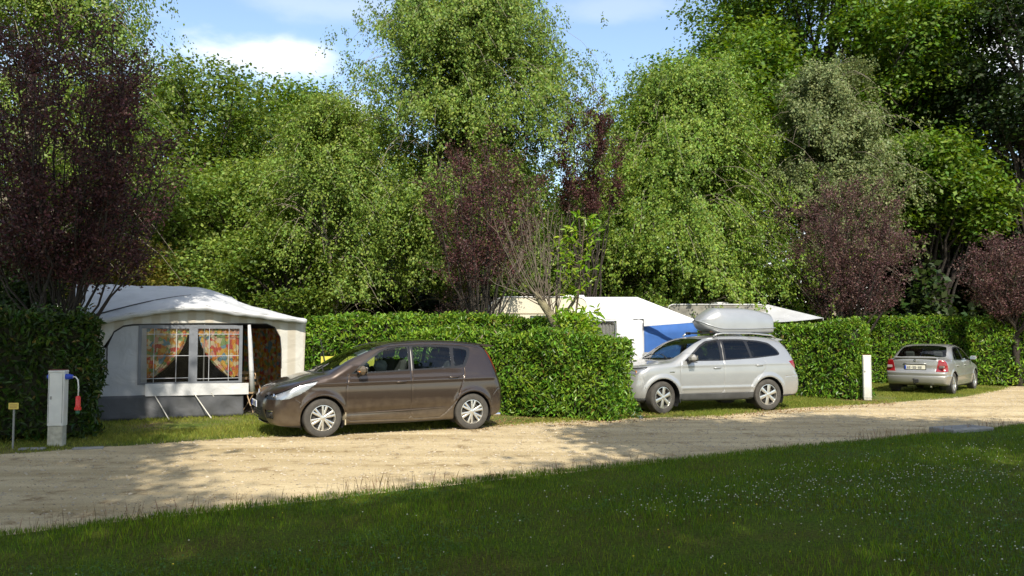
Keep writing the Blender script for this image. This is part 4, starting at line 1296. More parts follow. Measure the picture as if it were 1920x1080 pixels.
def build_mpv():
    L, W2, H = 4.34, .918, 1.63
    zt = spl([(-.2, .58), (-.08, .70), (.0, .785), (.10, .845), (.28, .925), (.50, .985), (.72, 1.045), (.86, 1.075), (1.0, 1.145), (1.25, 1.275), (1.55, 1.415), (1.80, 1.510), (2.05, 1.570), (2.35, 1.605), (2.7, 1.625), (3.1, 1.62), (3.5, 1.595), (3.8, 1.56), (4.0, 1.52), (4.2, 1.45), (4.4, 1.3)])
    xf = spl([(.0, .30), (.16, .14), (.24, .06), (.34, .02), (.48, .0), (.60, .008), (.72, .025), (.84, .09), (1.0, .4)])
    xr = spl([(.0, 4.09), (.2, 4.17), (.3, 4.27), (.42, 4.305), (.62, 4.31), (.72, 4.305), (.86, 4.27), (.98, 4.22), (1.12, 4.165), (1.3, 4.085), (1.44, 4.02), (1.53, 3.99), (1.65, 3.95)])
    wz = spl([(.0, -.20), (.16, -.10), (.22, -.065), (.30, -.040), (.38, -.030), (.44, -.016), (.55, -.004), (.70, 0), (.84, -.006), (.95, -.018), (1.02, -.030), (1.08, -.045), (1.2, -.085), (1.35, -.140), (1.5, -.205), (1.62, -.27), (1.9, -.45)])
    zb = spl([(-.1, .24), (.3, .19), (.6, .17), (1.2, .185), (2.5, .18), (3.3, .20), (3.9, .22), (4.4, .28)])
    pl = spl([(-.2, -.10), (.0, -.07), (.25, -.035), (.5, -.012), (.9, 0), (1.5, .003), (2.2, .0), (3.0, -.002), (3.5, -.006), (3.9, -.030), (4.2, -.07), (4.4, -.11)])
    gh = spl([(.6, 0), (1.2, -.0), (1.8, 0), (2.6, 0), (3.2, -.012), (3.6, -.035), (4.0, -.07), (4.4, -.1)])
    AX, RX, WR = .87, 3.57, .326

    def F(x, y, z):
        ay = np.abs(y)
        w = W2 + wz(z) + pl(x) + gh(x) * np.clip((z - .95) / .5, 0, 1)
        for cx in (AX, RX):
            d = np.hypot(x - cx, z - WR)
            w = w + .016 * np.exp(-((d - .385) / .05) ** 2) * (ay > .3)
        # crisp crease rising along the doors and a scooped sill above the rocker
        zc_ = .90 + .012 * (x - 1)
        w = w + .008 * np.exp(-((z - zc_) / .035) ** 2) - .014 * np.exp(-((z - (.40 + .022 * (x - 1.2))) / .05) ** 2) * ((x > 1.2) & (x < 3.2))
        t = np.clip(ay / .92, 0, 1.2)
        xs_ = x + np.where(x < 2.4, -1, 1) * .22 * t ** 2.4 * np.clip(np.abs(x - 2.4) - .5, 0, 1)
        side = (ay - w) * .97
        top = (z - zt(xs_) + .05 * t ** 2 * np.clip((x - 1.2) / .6, .35, 1)) * .85
        fr = (xf(z) - .08 + .32 * t ** 2.6 - x) * .9
        re = (x - xr(z) + .20 * t ** 3.2) * .93
        bt = zb(x) - z
        a = smax(side, top, np.where(z > 1.2, .15, .10))
        a = smax(a, fr, .12); a = smax(a, re, .09)
        return smax(a, bt, .05)

    S = Shell(F, L + .1, W2 * 2 + .1, H + .1, .0125)
    # outlines drawn on the side (x, z)
    dlo = rounded([(1.33, 1.045), (1.62, 1.285), (1.86, 1.435), (2.10, 1.515), (2.45, 1.535), (2.95, 1.535), (3.40, 1.515), (3.60, 1.47), (3.57, 1.35), (3.46, 1.155), (3.40, 1.125), (2.4, 1.085), (1.7, 1.055)], .05)
    win_f = rounded([(1.50, 1.075), (1.55, 1.165), (1.68, 1.28), (1.90, 1.425), (2.12, 1.49), (2.385, 1.505), (2.37, 1.11), (1.8, 1.085)], .03)
    win_q0 = rounded([(1.385, 1.065), (1.465, 1.075), (1.50, 1.15), (1.46, 1.13)], .015)
    win_r = rounded([(2.47, 1.112), (2.485, 1.508), (3.10, 1.497), (3.19, 1.485), (3.17, 1.145)], .03)
    win_q = rounded([(3.235, 1.15), (3.255, 1.478), (3.46, 1.45), (3.53, 1.425), (3.50, 1.33), (3.41, 1.175)], .03)
    seam_f = [(1.30, 1.03), (1.26, .80), (1.26, .32), (1.34, .255), (2.36, .24), (2.42, .30), (2.42, 1.09), (2.43, 1.52)]
    seam_r = [(2.42, .30), (2.48, .245), (2.95, .255), (3.06, .33), (3.24, .52), (3.36, .80), (3.42, 1.02), (3.42, 1.12)]
    head = rounded([(-.12, .665), (.06, .64), (.30, .655), (.50, .735), (.70, .86), (.80, .955), (.62, .925), (.38, .85), (.16, .755)], .03)
    tail = rounded([(3.93, 1.44), (4.00, 1.44), (4.10, 1.28), (4.22, 1.07), (4.29, .93), (4.20, .91), (4.09, 1.03), (4.02, 1.20), (3.96, 1.34)], .02)
    archf = circle(AX, WR, .372, 60); archr = circle(RX, WR, .368, 60)
    bump_f = [(.50, .17), (.515, .45), (.50, .60), (.42, .66)]
    bump_r = [(3.93, .40), (3.98, .62), (4.08, .74), (4.45, .76)]
    cowl = lambda y: 1.06 + .16 * (y / .8) ** 2
    for cv in (dlo, win_f, win_q0, win_r, win_q, archf, archr, head, tail): S.snap(cv, 'xz')
    wsh = rounded([(.855, 0), (.875, .3), (.935, .50), (1.03, .635), (1.17, .70), (1.50, .695), (1.80, .655), (1.965, .62), (1.93, .3), (1.91, 0)], .04)
    wsh = [p for p in wsh if p[1] >= -.01]
    S.snap(wsh, 'xy', mask=lambda V, N: V[:, 2] > 1.0)
    S.snap([(.43, .60), (.43, 1.0)], 'yz', closed=False, mask=lambda V, N: V[:, 0] < .5)
    hood = [(.16, 0), (.18, .30), (.27, .52), (.50, .665), (.80, .725), (1.02, .745)]
    for cv in (seam_f, seam_r): S.snap(cv, 'xz', closed=False)
    c = S.V[S.Q].mean(1); n = unit(S.N[S.Q].mean(1)); ay = np.abs(c[:, 1]); x, z = c[:, 0], c[:, 2]
    side = side_sel(c, n)
    cls = np.full(len(c), 'body|c', dtype=object)
    df = inside(x, z, [p for p in seam_f] + [(2.1, 1.53), (1.86, 1.45), (1.62, 1.30), (1.33, 1.05)]) & side
    dr = inside(x, z, seam_r + [(3.42, 1.52), (2.43, 1.54), (2.42, 1.09)]) & side
    cls[df] = 'front_door'; cls[dr] = 'rear_door'
    cls[inside(x, z, dlo) & side] = 'window_frame'
    for w_ in (win_f, win_q0): cls[inside(x, z, w_) & side] = 'window'
    cls[inside(x, z, win_r) & side] = 'rear_window'; cls[inside(x, z, win_q) & side] = 'rear_window'
    up = n[:, 2] > .2
    cls[inside(x, ay, wsh + [(1.5, -.05)]) & up & (z > 1.0)] = 'windshield|c'
    cls[(cls == 'body|c') & inside(x + .075, ay, wsh + [(1.5, -.05)]) & up & (ay < .68) & (x < 1.1)] = 'cowl_panel|c'
    cls[inside(x, z, head) & (n[:, 0] < .3) & (ay > .43)] = 'headlight'
    cls[inside(x, z, tail) & (n[:, 0] > -.4) & (ay > .45)] = 'tail_light'
    # tailgate glass
    cls[(n[:, 0] > .4) & (z > 1.06) & (z < 1.46) & (ay < .60) & (x > 3.9)] = 'rear_windshield|c'
    # front grille mouths
    frn = n[:, 0] < -.35
    cls[frn & (z > .245) & (z < .50) & (ay < .52 - (z - .29) * .5)] = 'grille|c'
    cls[frn & (z > .50) & (z < .665) & (ay < .42)] = 'nose_panel|c'
    cls[frn & (z > .33) & (z < .47) & (ay > .50) & (ay < .70)] = 'fog_recess'
    cls[(z < .215) & (cls == 'body|c')] = 'underbody|c'
    hole = ((np.hypot(x - AX, z - WR) < .370) | (np.hypot(x - RX, z - WR) < .366)) & (ay > .5)
    cls[hole] = 'hole'
    for cv in (seam_f, seam_r): S.groove(cv, 'xz')
    S.groove(bump_f, 'xz'); S.groove(bump_r, 'xz'); S.groove([(3.42, 1.1), (3.47, 1.30), (3.62, 1.5)], 'xz', depth=0.0)
    S.groove(hood, 'xy', mask=lambda V, N: V[:, 2] > .6)
    S.groove([(3.60, 1.53), (3.9, 1.50)], 'xz', depth=.004)
    car = thing("brown_car", "metallic brown five-door people carrier parked side-on on the gravel before the awning", "car")
    P = paint("paint_brown", (.046, .031, .023), metal=.5, rough=.30)
    spec = {'body|c': (P, 0, .004), 'front_door': (P, 0, .004), 'rear_door': (P, 0, .004), 'window_frame': (M_SEAL, -.003, .006), 'window': (M_GLASS, -.006, 0), 'rear_window': (M_GLASS, -.006, 0),
            'windshield|c': (M_GLASS, -.004, 0), 'cowl_panel|c': (M_BLACK, -.004, 0), 'headlight': (M_LAMPC, 0, 0), 'tail_light': (M_RED, .004, .01), 'rear_windshield|c': (M_GLASSD, -.004, 0),
            'grille|c': (M_BLACK, -.03, 0), 'nose_panel|c': (M_BLACK, -.006, 0.004), 'fog_recess': (M_BLACK, -.02, 0), 'underbody|c': (M_BLACK, 0, 0)}
    common_parts(car, S, spec, cls, P)
    lin = (cls == 'body|c') | (cls == 'front_door') | (cls == 'rear_door')
    S.part(lin & (z > .55) & (x > 1.15) | (lin & (z > .3) & (x > 1.2) & (x < 3.0)), "lining", M_CABIN, car, -.035)
    for s in (-1, 1): S.part((cls == 'headlight') & (np.sign(c[:, 1]) == s), "reflector", M_REFL, car, -.025)
    for a in (AX, RX): arch_liner(car, a, WR, .385, .55, .885)
    for i, (wx, st) in enumerate(((AX, R(4)), (RX, 0))):
        for s in (-1, 1): make_wheel(car, wx, s * (.918 - .125), WR, .205, 'petal', s, st, .655, 7 if False else 6)
    # interior
    bolt_on(car, "floor", M_CABIN, lambda b: b.box((2.4, 0, .42), (2.6, 1.45, .06)))
    bolt_on(car, "dashboard", M_CABIN, lambda b: (b.box((1.30, 0, .98), (.66, 1.36, .16), bev=.07), b.box((1.35, 0, .6), (.3, 1.4, .6))), autos=40)
    for y in (-.37, .37): seat(car, 2.05, y, .66)
    for y in (-.45, 0, .45): seat(car, 2.95, y, .68, .58, .42)
    bolt_on(car, "steering_wheel", M_BLACK, lambda b: (b.tube([(1.72 + .06 * math.sin(a) * .9, -.37 + .19 * math.cos(a), .98 + .18 * math.sin(a)) for a in np.linspace(0, 6.283, 25)], .014, 6, caps=False), b.box((1.72, -.37, .97), (.05, .34, .05)), b.tube([(1.72, -.37, .97), (1.5, -.37, .93)], .03, 8)))
    # paper and a yellow toy behind the windscreen
    bolt_on(car, "window_sticker", M_PAPER, lambda b: b.add([(1.56, -.18, 1.385), (1.74, -.20, 1.455), (1.74, -.50, 1.425), (1.56, -.50, 1.350)], [(0, 1, 2, 3)]))
    bolt_on(car, "mascot", mat("toy_yellow", (.62, .50, .05), .8), lambda b: (b.box((1.62, .02, 1.20), (.05, .07, .09), bev=.02), b.box((1.62, .02, 1.27), (.05, .06, .05), bev=.02), b.tube([(1.62, .02, 1.28), (1.72, .02, 1.42)], .003, 4)))
    bolt_on(car, "rear_view_mirror", M_BLACK, lambda b: (b.box((1.76, 0, 1.40), (.03, .22, .06), bev=.012), b.tube([(1.76, 0, 1.42), (1.80, 0, 1.48)], .008, 5)))
    # bags behind the front seats
    bolt_on(car, "bag", mat("bag_pale", (.55, .58, .62), .8, var=.3), lambda b: (b.box((2.2, .30, 1.13), (.22, .30, .22), rot=Matrix.Rotation(.3, 4, 'Y'), bev=.07), b.box((1.95, .42, 1.10), (.12, .16, .2), bev=.05)), autos=50)
    for s in (-1, 1):
        mr = MB(); mr.box((0, 0, 0), (.14, .21, .145), rot=Matrix.Rotation(R(-8) * s, 4, 'Z'), bev=.05)
        o = mr.build("wing_mirror", P, car, autos=60); o.location = (1.50, s * 1.01, 1.115)
        bolt_on(o, "mirror_arm", M_BLACK, lambda b: b.tube([(0, -s * .05, -.06), (-.03, -s * .12, -.11), (-.06, -s * .16, -.13)], [.025, .022, .03], 8))
        bolt_on(o, "indicator", M_AMBER, lambda b: b.box((-.062, s * .03, -.02), (.02, .12, .02), bev=.006))
        bolt_on(o, "mirror_glass", M_CHROME, lambda b: b.box((.072, 0, 0), (.006, .165, .105), bev=.002))
        for hx, hz in ((2.22, .895), (3.20, .955)):
            yy = .905
            bolt_on(car, "door_handle", P, lambda b: (b.tube([(hx - .11, s * (yy - .01), hz - .005), (hx - .06, s * (yy + .022), hz), (hx + .06, s * (yy + .022), hz + .006), (hx + .11, s * (yy - .012), hz + .008)], [.012, .014, .014, .012], 8)), smooth=True)
            bolt_on(car, "handle_recess", M_BLACK, lambda b: b.box((hx, s * (yy - .012), hz - .005), (.15, .012, .04), bev=.005))
        # headlamp internals
        for lx, lz, rr in ((.25, .735, .062), (.12, .70, .045)):
            bolt_on(car, "lamp_bowl", M_CHROME, lambda b: b.lathe([(rr, -.03), (rr * .8, .02), (rr * .3, .04), (.001, .045)], 20, axis='X', c=(lx, s * (.66 if lx < .25 else .72), lz)), smooth=True)
        bolt_on(car, "fog_lamp", M_CHROME, lambda b: b.lathe([(.045, -.01), (.04, .02), (.001, .03)], 16, axis='X', c=(.06, s * .60, .40)), smooth=True)
        bolt_on(car, "fog_trim", M_CHROME, lambda b: b.tube([(.02, s * .585, .455), (.08, s * .675, .46), (.17, s * .76, .435)], [.008, .014, .006], 6))
        bolt_on(car, "mud_flap", mat("flap_dusty", (.42, .36, .24), .9, var=.3), lambda b: b.box((AX + .385, s * .80, .30), (.02, .19, .22), bev=.006))
        bolt_on(car, "side_trim", P, lambda b: b.tube([(1.30, s * .896, .385), (2.0, s * .902, .395), (3.05, s * .900, .43)], [.004, .010, .004], 6))
        bolt_on(car, "roof_strip", M_SEAL, lambda b: b.tube([(1.75, s * .655, 1.475), (2.1, s * .655, 1.563), (2.7, s * .66, 1.603), (3.3, s * .645, 1.592), (3.85, s * .61, 1.535)], .007, 5))
        bolt_on(car, "wiper", M_BLACK, lambda b: b.tube([(.93, s * .5 - .1, 1.08), (.99, s * .25, 1.16), (.95, s * .05 - .1, 1.135)], [.012, .009, .006], 6))
    plate(car, Vector((-.112, 0, .555)), Matrix.Rotation(R(-90), 4, 'Z'), blue=(-1, 1))
    # badge on the nose, antenna, spoiler, exhaust
    bolt_on(car, "badge", M_CHROME, lambda b: b.prism([(0, .065), (.045, 0), (0, -.065), (-.045, 0)], 0, .012, 'Y')).matrix_local = Matrix.Translation((-.045, 0, .725)) @ Matrix.Rotation(R(-90), 4, 'Z')
    bolt_on(car, "grille_bar", M_CHROME, lambda b: [b.tube([(-.03 + .09 * (y / .4) ** 2, y, .700) for y in np.linspace(s * .09, s * .44, 8)], .010, 6) for s in (-1, 1)])
    bolt_on(car, "lower_slats", M_SEAL, lambda b: [b.box((-.065, 0, zz), (.012, .74, .012)) for zz in (.32, .36, .40, .44)])
    bolt_on(car, "roof_spoiler", P, lambda b: b.prism([(3.86, 1.515), (3.9, 1.548), (4.13, 1.515), (4.14, 1.50), (4.0, 1.485)], -.56, .56), autos=40)
    bolt_on(car, "antenna", M_BLACK, lambda b: b.tube([(3.55, 0, 1.59), (3.75, 0, 1.78)], [.006, .003], 5))
    bolt_on(car, "exhaust_pipe", M_CHROME, lambda b: b.tube([(3.9, -.45, .22), (4.31, -.45, .22)], .03, 12))
    return car


mpv = build_mpv()
# near side wheels touch the ground at gnd(605,822) and gnd(884,807)
def put_car(o, gf, gr, wheel_y, ax_f, scale=1.0):
    a = math.atan2(gr.y - gf.y, gr.x - gf.x)
    d = Vector((math.cos(a), math.sin(a), 0)); nrm = Vector((-d.y, d.x, 0))
    o.location = gf - d * ax_f + nrm * wheel_y; o.rotation_euler = (0, 0, a)


put_car(mpv, gnd(605, 821), gnd(884, 806), .90, .87)


# ------------------------------------------------------------------ silver off-roader with roof box
def build_suv():
    L, W2, H = 4.67, .945, 1.70
    zt = spl([(-.2, .70), (.0, .86), (.10, .95), (.25, 1.01), (.5, 1.06), (.85, 1.10), (1.12, 1.14), (1.28, 1.21), (1.55, 1.38), (1.85, 1.545), (2.05, 1.615), (2.35, 1.665), (2.8, 1.69), (3.3, 1.69), (3.8, 1.665), (4.1, 1.63), (4.3, 1.58), (4.6, 1.45)])
    xf = spl([(.0, .30), (.22, .16), (.32, .06), (.45, .01), (.60, .0), (.72, .02), (.85, .04), (.95, .10), (1.1, .3)])
    xr = spl([(.0, 4.4), (.28, 4.50), (.36, 4.62), (.50, 4.67), (.68, 4.67), (.78, 4.65), (.86, 4.60), (1.0, 4.575), (1.15, 4.53), (1.3, 4.45), (1.45, 4.36), (1.57, 4.29), (1.7, 4.26)])
    wz = spl([(.0, -.18), (.22, -.085), (.33, -.045), (.42, -.024), (.50, -.014), (.60, -.004), (.75, 0), (.92, -.004), (1.03, -.014), (1.10, -.028), (1.17, -.050), (1.3, -.095), (1.45, -.150), (1.58, -.215), (1.7, -.29), (1.9, -.45)])
    zb = spl([(-.1, .32), (.3, .27), (.6, .25), (1.2, .26), (3.0, .26), (3.4, .27), (4.1, .30), (4.7, .36)])
    pl = spl([(-.2, -.10), (.0, -.07), (.25, -.035), (.5, -.012), (.9, 0), (1.5, .0), (3.0, .0), (3.6, .002), (4.1, -.02), (4.45, -.06), (4.7, -.10)])
    gh = spl([(.6, 0), (1.8, 0), (2.8, 0), (3.4, -.012), (3.8, -.035), (4.2, -.075), (4.7, -.13)])
    AX, RX, WR = .93, 3.63, .352

    def F(x, y, z):
        ay = np.abs(y)
        w = W2 + wz(z) + pl(x) + gh(x) * np.clip((z - 1.05) / .5, 0, 1)
        for cx in (AX, RX):
            d = np.hypot(x - cx, z - WR)
            w = w + .026 * np.clip(1 - np.abs(d - .435) / .075, 0, 1) ** .8 * (ay > .3) * (z > .3)
        w = w + .008 * np.exp(-((z - (1.035 + .01 * (x - 1))) / .04) ** 2) + .012 * np.exp(-((z - .54) / .035) ** 2) * ((x > 1.40) & (x < 3.22))
        t = np.clip(ay / .92, 0, 1.2)
        xs_ = x + np.where(x < 2.6, -1, 1) * .20 * t ** 2.4 * np.clip(np.abs(x - 2.6) - .5, 0, 1)
        side = (ay - w) * .97
        top = (z - zt(xs_) + .05 * t ** 2 * np.clip((x - 1.2) / .6, .35, 1)) * .85
        fr = (xf(z) + .36 * t ** 2.6 - x) * .9
        re = (x - xr(z) + .20 * t ** 3.2) * .93
        a = smax(side, top, np.where(z > 1.3, .15, .10))
        a = smax(a, fr, .12); a = smax(a, re, .10)
        return smax(a, zb(x) - z, .05)

    S = Shell(F, L + .1, W2 * 2 + .12, H + .1, .0135, zc=.80)
    dlo = rounded([(1.47, 1.125), (1.70, 1.295), (1.93, 1.47), (2.12, 1.565), (2.45, 1.605), (3.0, 1.605), (3.5, 1.575), (3.78, 1.52), (3.97, 1.37), (4.03, 1.275), (3.98, 1.235), (3.3, 1.175), (2.4, 1.13)], .05)
    win_f = rounded([(1.62, 1.155), (1.72, 1.26), (1.95, 1.44), (2.14, 1.535), (2.42, 1.568), (2.41, 1.155)], .03)
    win_r = rounded([(2.55, 1.16), (2.565, 1.575), (3.11, 1.57), (3.19, 1.195)], .03)
    win_q = rounded([(3.245, 1.20), (3.19, 1.565), (3.50, 1.54), (3.75, 1.487), (3.93, 1.355), (3.985, 1.275), (3.95, 1.255)], .04)
    seam_f = [(1.40, 1.12), (1.37, .90), (1.37, .43), (2.42, .425), (2.48, .50), (2.48, 1.13), (2.50, 1.60)]
    seam_r = [(2.48, .50), (2.52, .425), (3.14, .425), (3.20, .52), (3.36, .74), (3.55, .93), (3.60, 1.05), (3.52, 1.19)]
    head = rounded([(-.02, .84), (.12, .80), (.34, .84), (.50, .93), (.60, 1.015), (.40, .995), (.16, .95)], .03)
    tail = rounded([(4.22, 1.10), (4.36, 1.125), (4.60, 1.10), (4.66, .98), (4.60, .90), (4.44, .92), (4.32, .99)], .03)
    archf = circle(AX, WR, .412, 60); archr = circle(RX, WR, .408, 60)
    for cv in (dlo, win_f, win_r, win_q, archf, archr, head, tail): S.snap(cv, 'xz')
    wsh = rounded([(1.17, 0), (1.19, .3), (1.25, .50), (1.34, .665), (1.47, .71), (1.70, .70), (1.96, .66), (2.11, .62), (2.08, .3), (2.06, 0)], .04)
    S.snap(wsh, 'xy', mask=lambda V, N: V[:, 2] > 1.0)
    for cv in (seam_f, seam_r): S.snap(cv, 'xz', closed=False)
    S.snap([(1.35, .425), (3.24, .425)], 'xz', closed=False)
    c = S.V[S.Q].mean(1); n = unit(S.N[S.Q].mean(1)); ay = np.abs(c[:, 1]); x, z = c[:, 0], c[:, 2]
    side = side_sel(c, n); up = n[:, 2] > .2; frn = n[:, 0] < -.35
    cls = np.full(len(c), 'body|c', dtype=object)
    cls[inside(x, z, seam_f + [(2.12, 1.60), (1.93, 1.49), (1.70, 1.31), (1.45, 1.12)]) & side] = 'front_door'
    cls[inside(x, z, seam_r + [(3.35, 1.20), (3.20, 1.62), (2.50, 1.62), (2.48, 1.13)]) & side] = 'rear_door'
    cls[inside(x, z, dlo) & side] = 'window_frame'
    cls[inside(x, z, win_f) & side] = 'window'
    for w_ in (win_r, win_q): cls[inside(x, z, w_) & side] = 'rear_window'
    cls[inside(x, ay, wsh + [(1.6, -.05)]) & up & (z > 1.0)] = 'windshield|c'
    cls[(cls == 'body|c') & inside(x + .06, ay, wsh + [(1.6, -.05)]) & up & (ay < .68) & (x < 1.38)] = 'cowl_panel|c'
    cls[inside(x, z, head) & (n[:, 0] < .3) & (ay > .42)] = 'headlight'
    cls[inside(x, z, tail) & (n[:, 0] > -.4) & (ay > .50)] = 'tail_light'
    cls[(n[:, 0] > .4) & (z > 1.16) & (z < 1.52) & (ay < .64) & (x > 4.1)] = 'rear_windshield|c'
    cls[frn & (z > .78) & (z < .93) & (ay < .36)] = 'grille|c'
    cls[frn & (z > .40) & (z < .58) & (ay < .50)] = 'grille|c'
    cls[((z < .425) & (x > 1.2) & (x < 3.4) | (z < .35)) & ((cls == 'body|c') | (cls == 'front_door') | (cls == 'rear_door'))] = 'sill_cladding|c'
    hole = ((np.hypot(x - AX, z - WR) < .410) | (np.hypot(x - RX, z - WR) < .406)) & (ay > .5)
    cls[hole] = 'hole'
    S.groove(seam_f, 'xz'); S.groove(seam_r, 'xz', depth=.0035)
    S.groove([(.52, .30), (.50, .62), (.44, .82)], 'xz'); S.groove([(4.03, .55), (4.10, .76), (4.7, .79)], 'xz')
    S.groove([(.14, 0), (.17, .30), (.27, .52), (.50, .70), (.85, .775), (1.30, .79)], 'xy', mask=lambda V, N: V[:, 2] > .7)
    car = thing("silver_off_roader", "silver four-wheel-drive estate parked on the grass with a big roof box on its rails", "car")
    P = paint("paint_silver", (.34, .345, .345), metal=.45, rough=.34)
    spec = {'body|c': (P, 0, .004), 'front_door': (P, 0, .004), 'rear_door': (P, 0, .004), 'window_frame': (M_SEAL, -.003, .006), 'window': (M_GLASS, -.006, 0), 'rear_window': (M_GLASSD, -.006, 0),
            'windshield|c': (M_GLASS, -.004, 0), 'cowl_panel|c': (M_BLACK, -.004, 0), 'headlight': (M_LAMPC, 0, 0), 'tail_light': (M_RED, .004, .01), 'rear_windshield|c': (M_GLASSD, -.004, 0),
            'grille|c': (M_BLACK, -.03, 0), 'sill_cladding|c': (mat("cladding_grey", (.06, .06, .06), .6, var=.2), .006, .004)}
    common_parts(car, S, spec, cls, P)
    lin = (cls == 'body|c') | (cls == 'front_door') | (cls == 'rear_door')
    S.part(lin & ((z > .75) & (x > 1.3) | (z > .4) & (x > 1.3) & (x < 3.1)), "lining", M_CABIN, car, -.035)
    for s in (-1, 1): S.part((cls == 'headlight') & (np.sign(c[:, 1]) == s), "reflector", M_REFL, car, -.025)
    for a in (AX, RX): arch_liner(car, a, WR, .425, .55, .91)
    for wx, st in ((AX, R(14)), (RX, 0)):
        for s in (-1, 1): make_wheel(car, wx, s * (.945 - .135), WR, .235, 'solid', s, st, .655, 6)
    bolt_on(car, "floor", M_CABIN, lambda b: b.box((2.5, 0, .50), (2.6, 1.45, .06)))
    bolt_on(car, "dashboard", M_CABIN, lambda b: (b.box((1.60, 0, 1.06), (.50, 1.40, .20), bev=.07), b.box((1.55, 0, .7), (.3, 1.4, .6))), autos=40)
    for y in (-.38, .38): seat(car, 2.25, y, .76)
    for y in (-.45, 0, .45): seat(car, 3.10, y, .78, .56, .42)
    bolt_on(car, "steering_wheel", M_BLACK, lambda b: (b.tube([(1.90 + .06 * math.sin(a) * .9, -.37 + .19 * math.cos(a), 1.08 + .18 * math.sin(a)) for a in np.linspace(0, 6.283, 25)], .014, 6, caps=False), b.box((1.90, -.37, 1.07), (.05, .34, .05)), b.tube([(1.90, -.37, 1.07), (1.65, -.37, 1.03)], .03, 8)))
    bolt_on(car, "rear_view_mirror", M_BLACK, lambda b: (b.box((1.94, 0, 1.49), (.03, .22, .06), bev=.012), b.tube([(1.94, 0, 1.50), (1.98, 0, 1.58)], .008, 5)))
    for s in (-1, 1):
        mr = MB(); mr.box((0, 0, 0), (.15, .23, .17), rot=Matrix.Rotation(R(-8) * s, 4, 'Z'), bev=.06)
        o = mr.build("wing_mirror", P, car, autos=60); o.location = (1.60, s * 1.055, 1.195)
        bolt_on(o, "mirror_arm", M_BLACK, lambda b: b.tube([(0, -s * .05, -.07), (-.03, -s * .13, -.09), (-.03, -s * .18, -.10)], [.028, .025, .03], 8))
        bolt_on(o, "lower_cap", M_BLACK, lambda b: b.box((0, 0, -.080), (.13, .20, .02), bev=.008))
        bolt_on(o, "mirror_glass", M_CHROME, lambda b: b.box((.077, 0, 0), (.006, .18, .125), bev=.002))
        for hx, hz in ((2.30, .975), (3.40, 1.02)):
            yy = .932
            bolt_on(car, "door_handle", P, lambda b: b.tube([(hx - .12, s * (yy - .01), hz - .005), (hx - .07, s * (yy + .026), hz), (hx + .06, s * (yy + .026), hz + .006), (hx + .11, s * (yy - .012), hz + .008)], [.012, .015, .015, .012], 8), smooth=True)
            bolt_on(car, "handle_recess", M_BLACK, lambda b: b.box((hx, s * (yy - .010), hz - .005), (.16, .012, .045), bev=.005))
        bolt_on(car, "lamp_bowl", M_CHROME, lambda b: b.lathe([(.07, -.03), (.055, .02), (.02, .04), (.001, .045)], 20, axis='X', c=(.20, s * .66, .895)), smooth=True)
        bolt_on(car, "indicator", M_AMBER, lambda b: b.lathe([(.045, -.02), (.03, .02), (.001, .03)], 16, axis='X', c=(.36, s * .78, .90)), smooth=True)
        bolt_on(car, "roof_rail", M_RIM, lambda b: (b.tube([(2.38, s * .655, 1.67), (2.46, s * .665, 1.715), (2.6, s * .665, 1.735), (3.4, s * .655, 1.735), (3.95, s * .62, 1.69), (4.08, s * .60, 1.62)], [.022, .020, .018, .018, .02, .022], 8)), smooth=True)
        bolt_on(car, "wiper", M_BLACK, lambda b: b.tube([(1.22, s * .5 - .1, 1.19), (1.30, s * .25, 1.26), (1.26, s * .05 - .1, 1.25)], [.012, .009, .006], 6))
        bolt_on(car, "side_badge", M_CHROME, lambda b: b.box((1.16, s * .950, .90), (.12, .008, .022), bev=.003))
        bolt_on(car, "mud_flap", M_BLACK, lambda b: b.box((AX + .43, s * .83, .33), (.02, .20, .20), bev=.006))
    plate(car, Vector((-.015, 0, .62)), Matrix.Rotation(R(-90), 4, 'Z'), blue=(-1, 1), seed=2)
    bolt_on(car, "grille_bar", M_CHROME, lambda b: [b.box((.055, 0, zz), (.02, .74, .018), bev=.004) for zz in (.82, .86, .90)])
    bolt_on(car, "roof_spoiler", P, lambda b: b.prism([(4.02, 1.618), (4.1, 1.640), (4.33, 1.595), (4.34, 1.58), (4.2, 1.565)], -.52, .52), autos=40)
    return car


suv = build_suv()
a_suv = R(19)
gf = gnd(1243, 776.5)
suv.rotation_euler = (0, 0, a_suv)
d_ = Vector((math.cos(a_suv), math.sin(a_suv), 0)); n_ = Vector((-d_.y, d_.x, 0))
suv.location = gf - d_ * .93 + n_ * .925


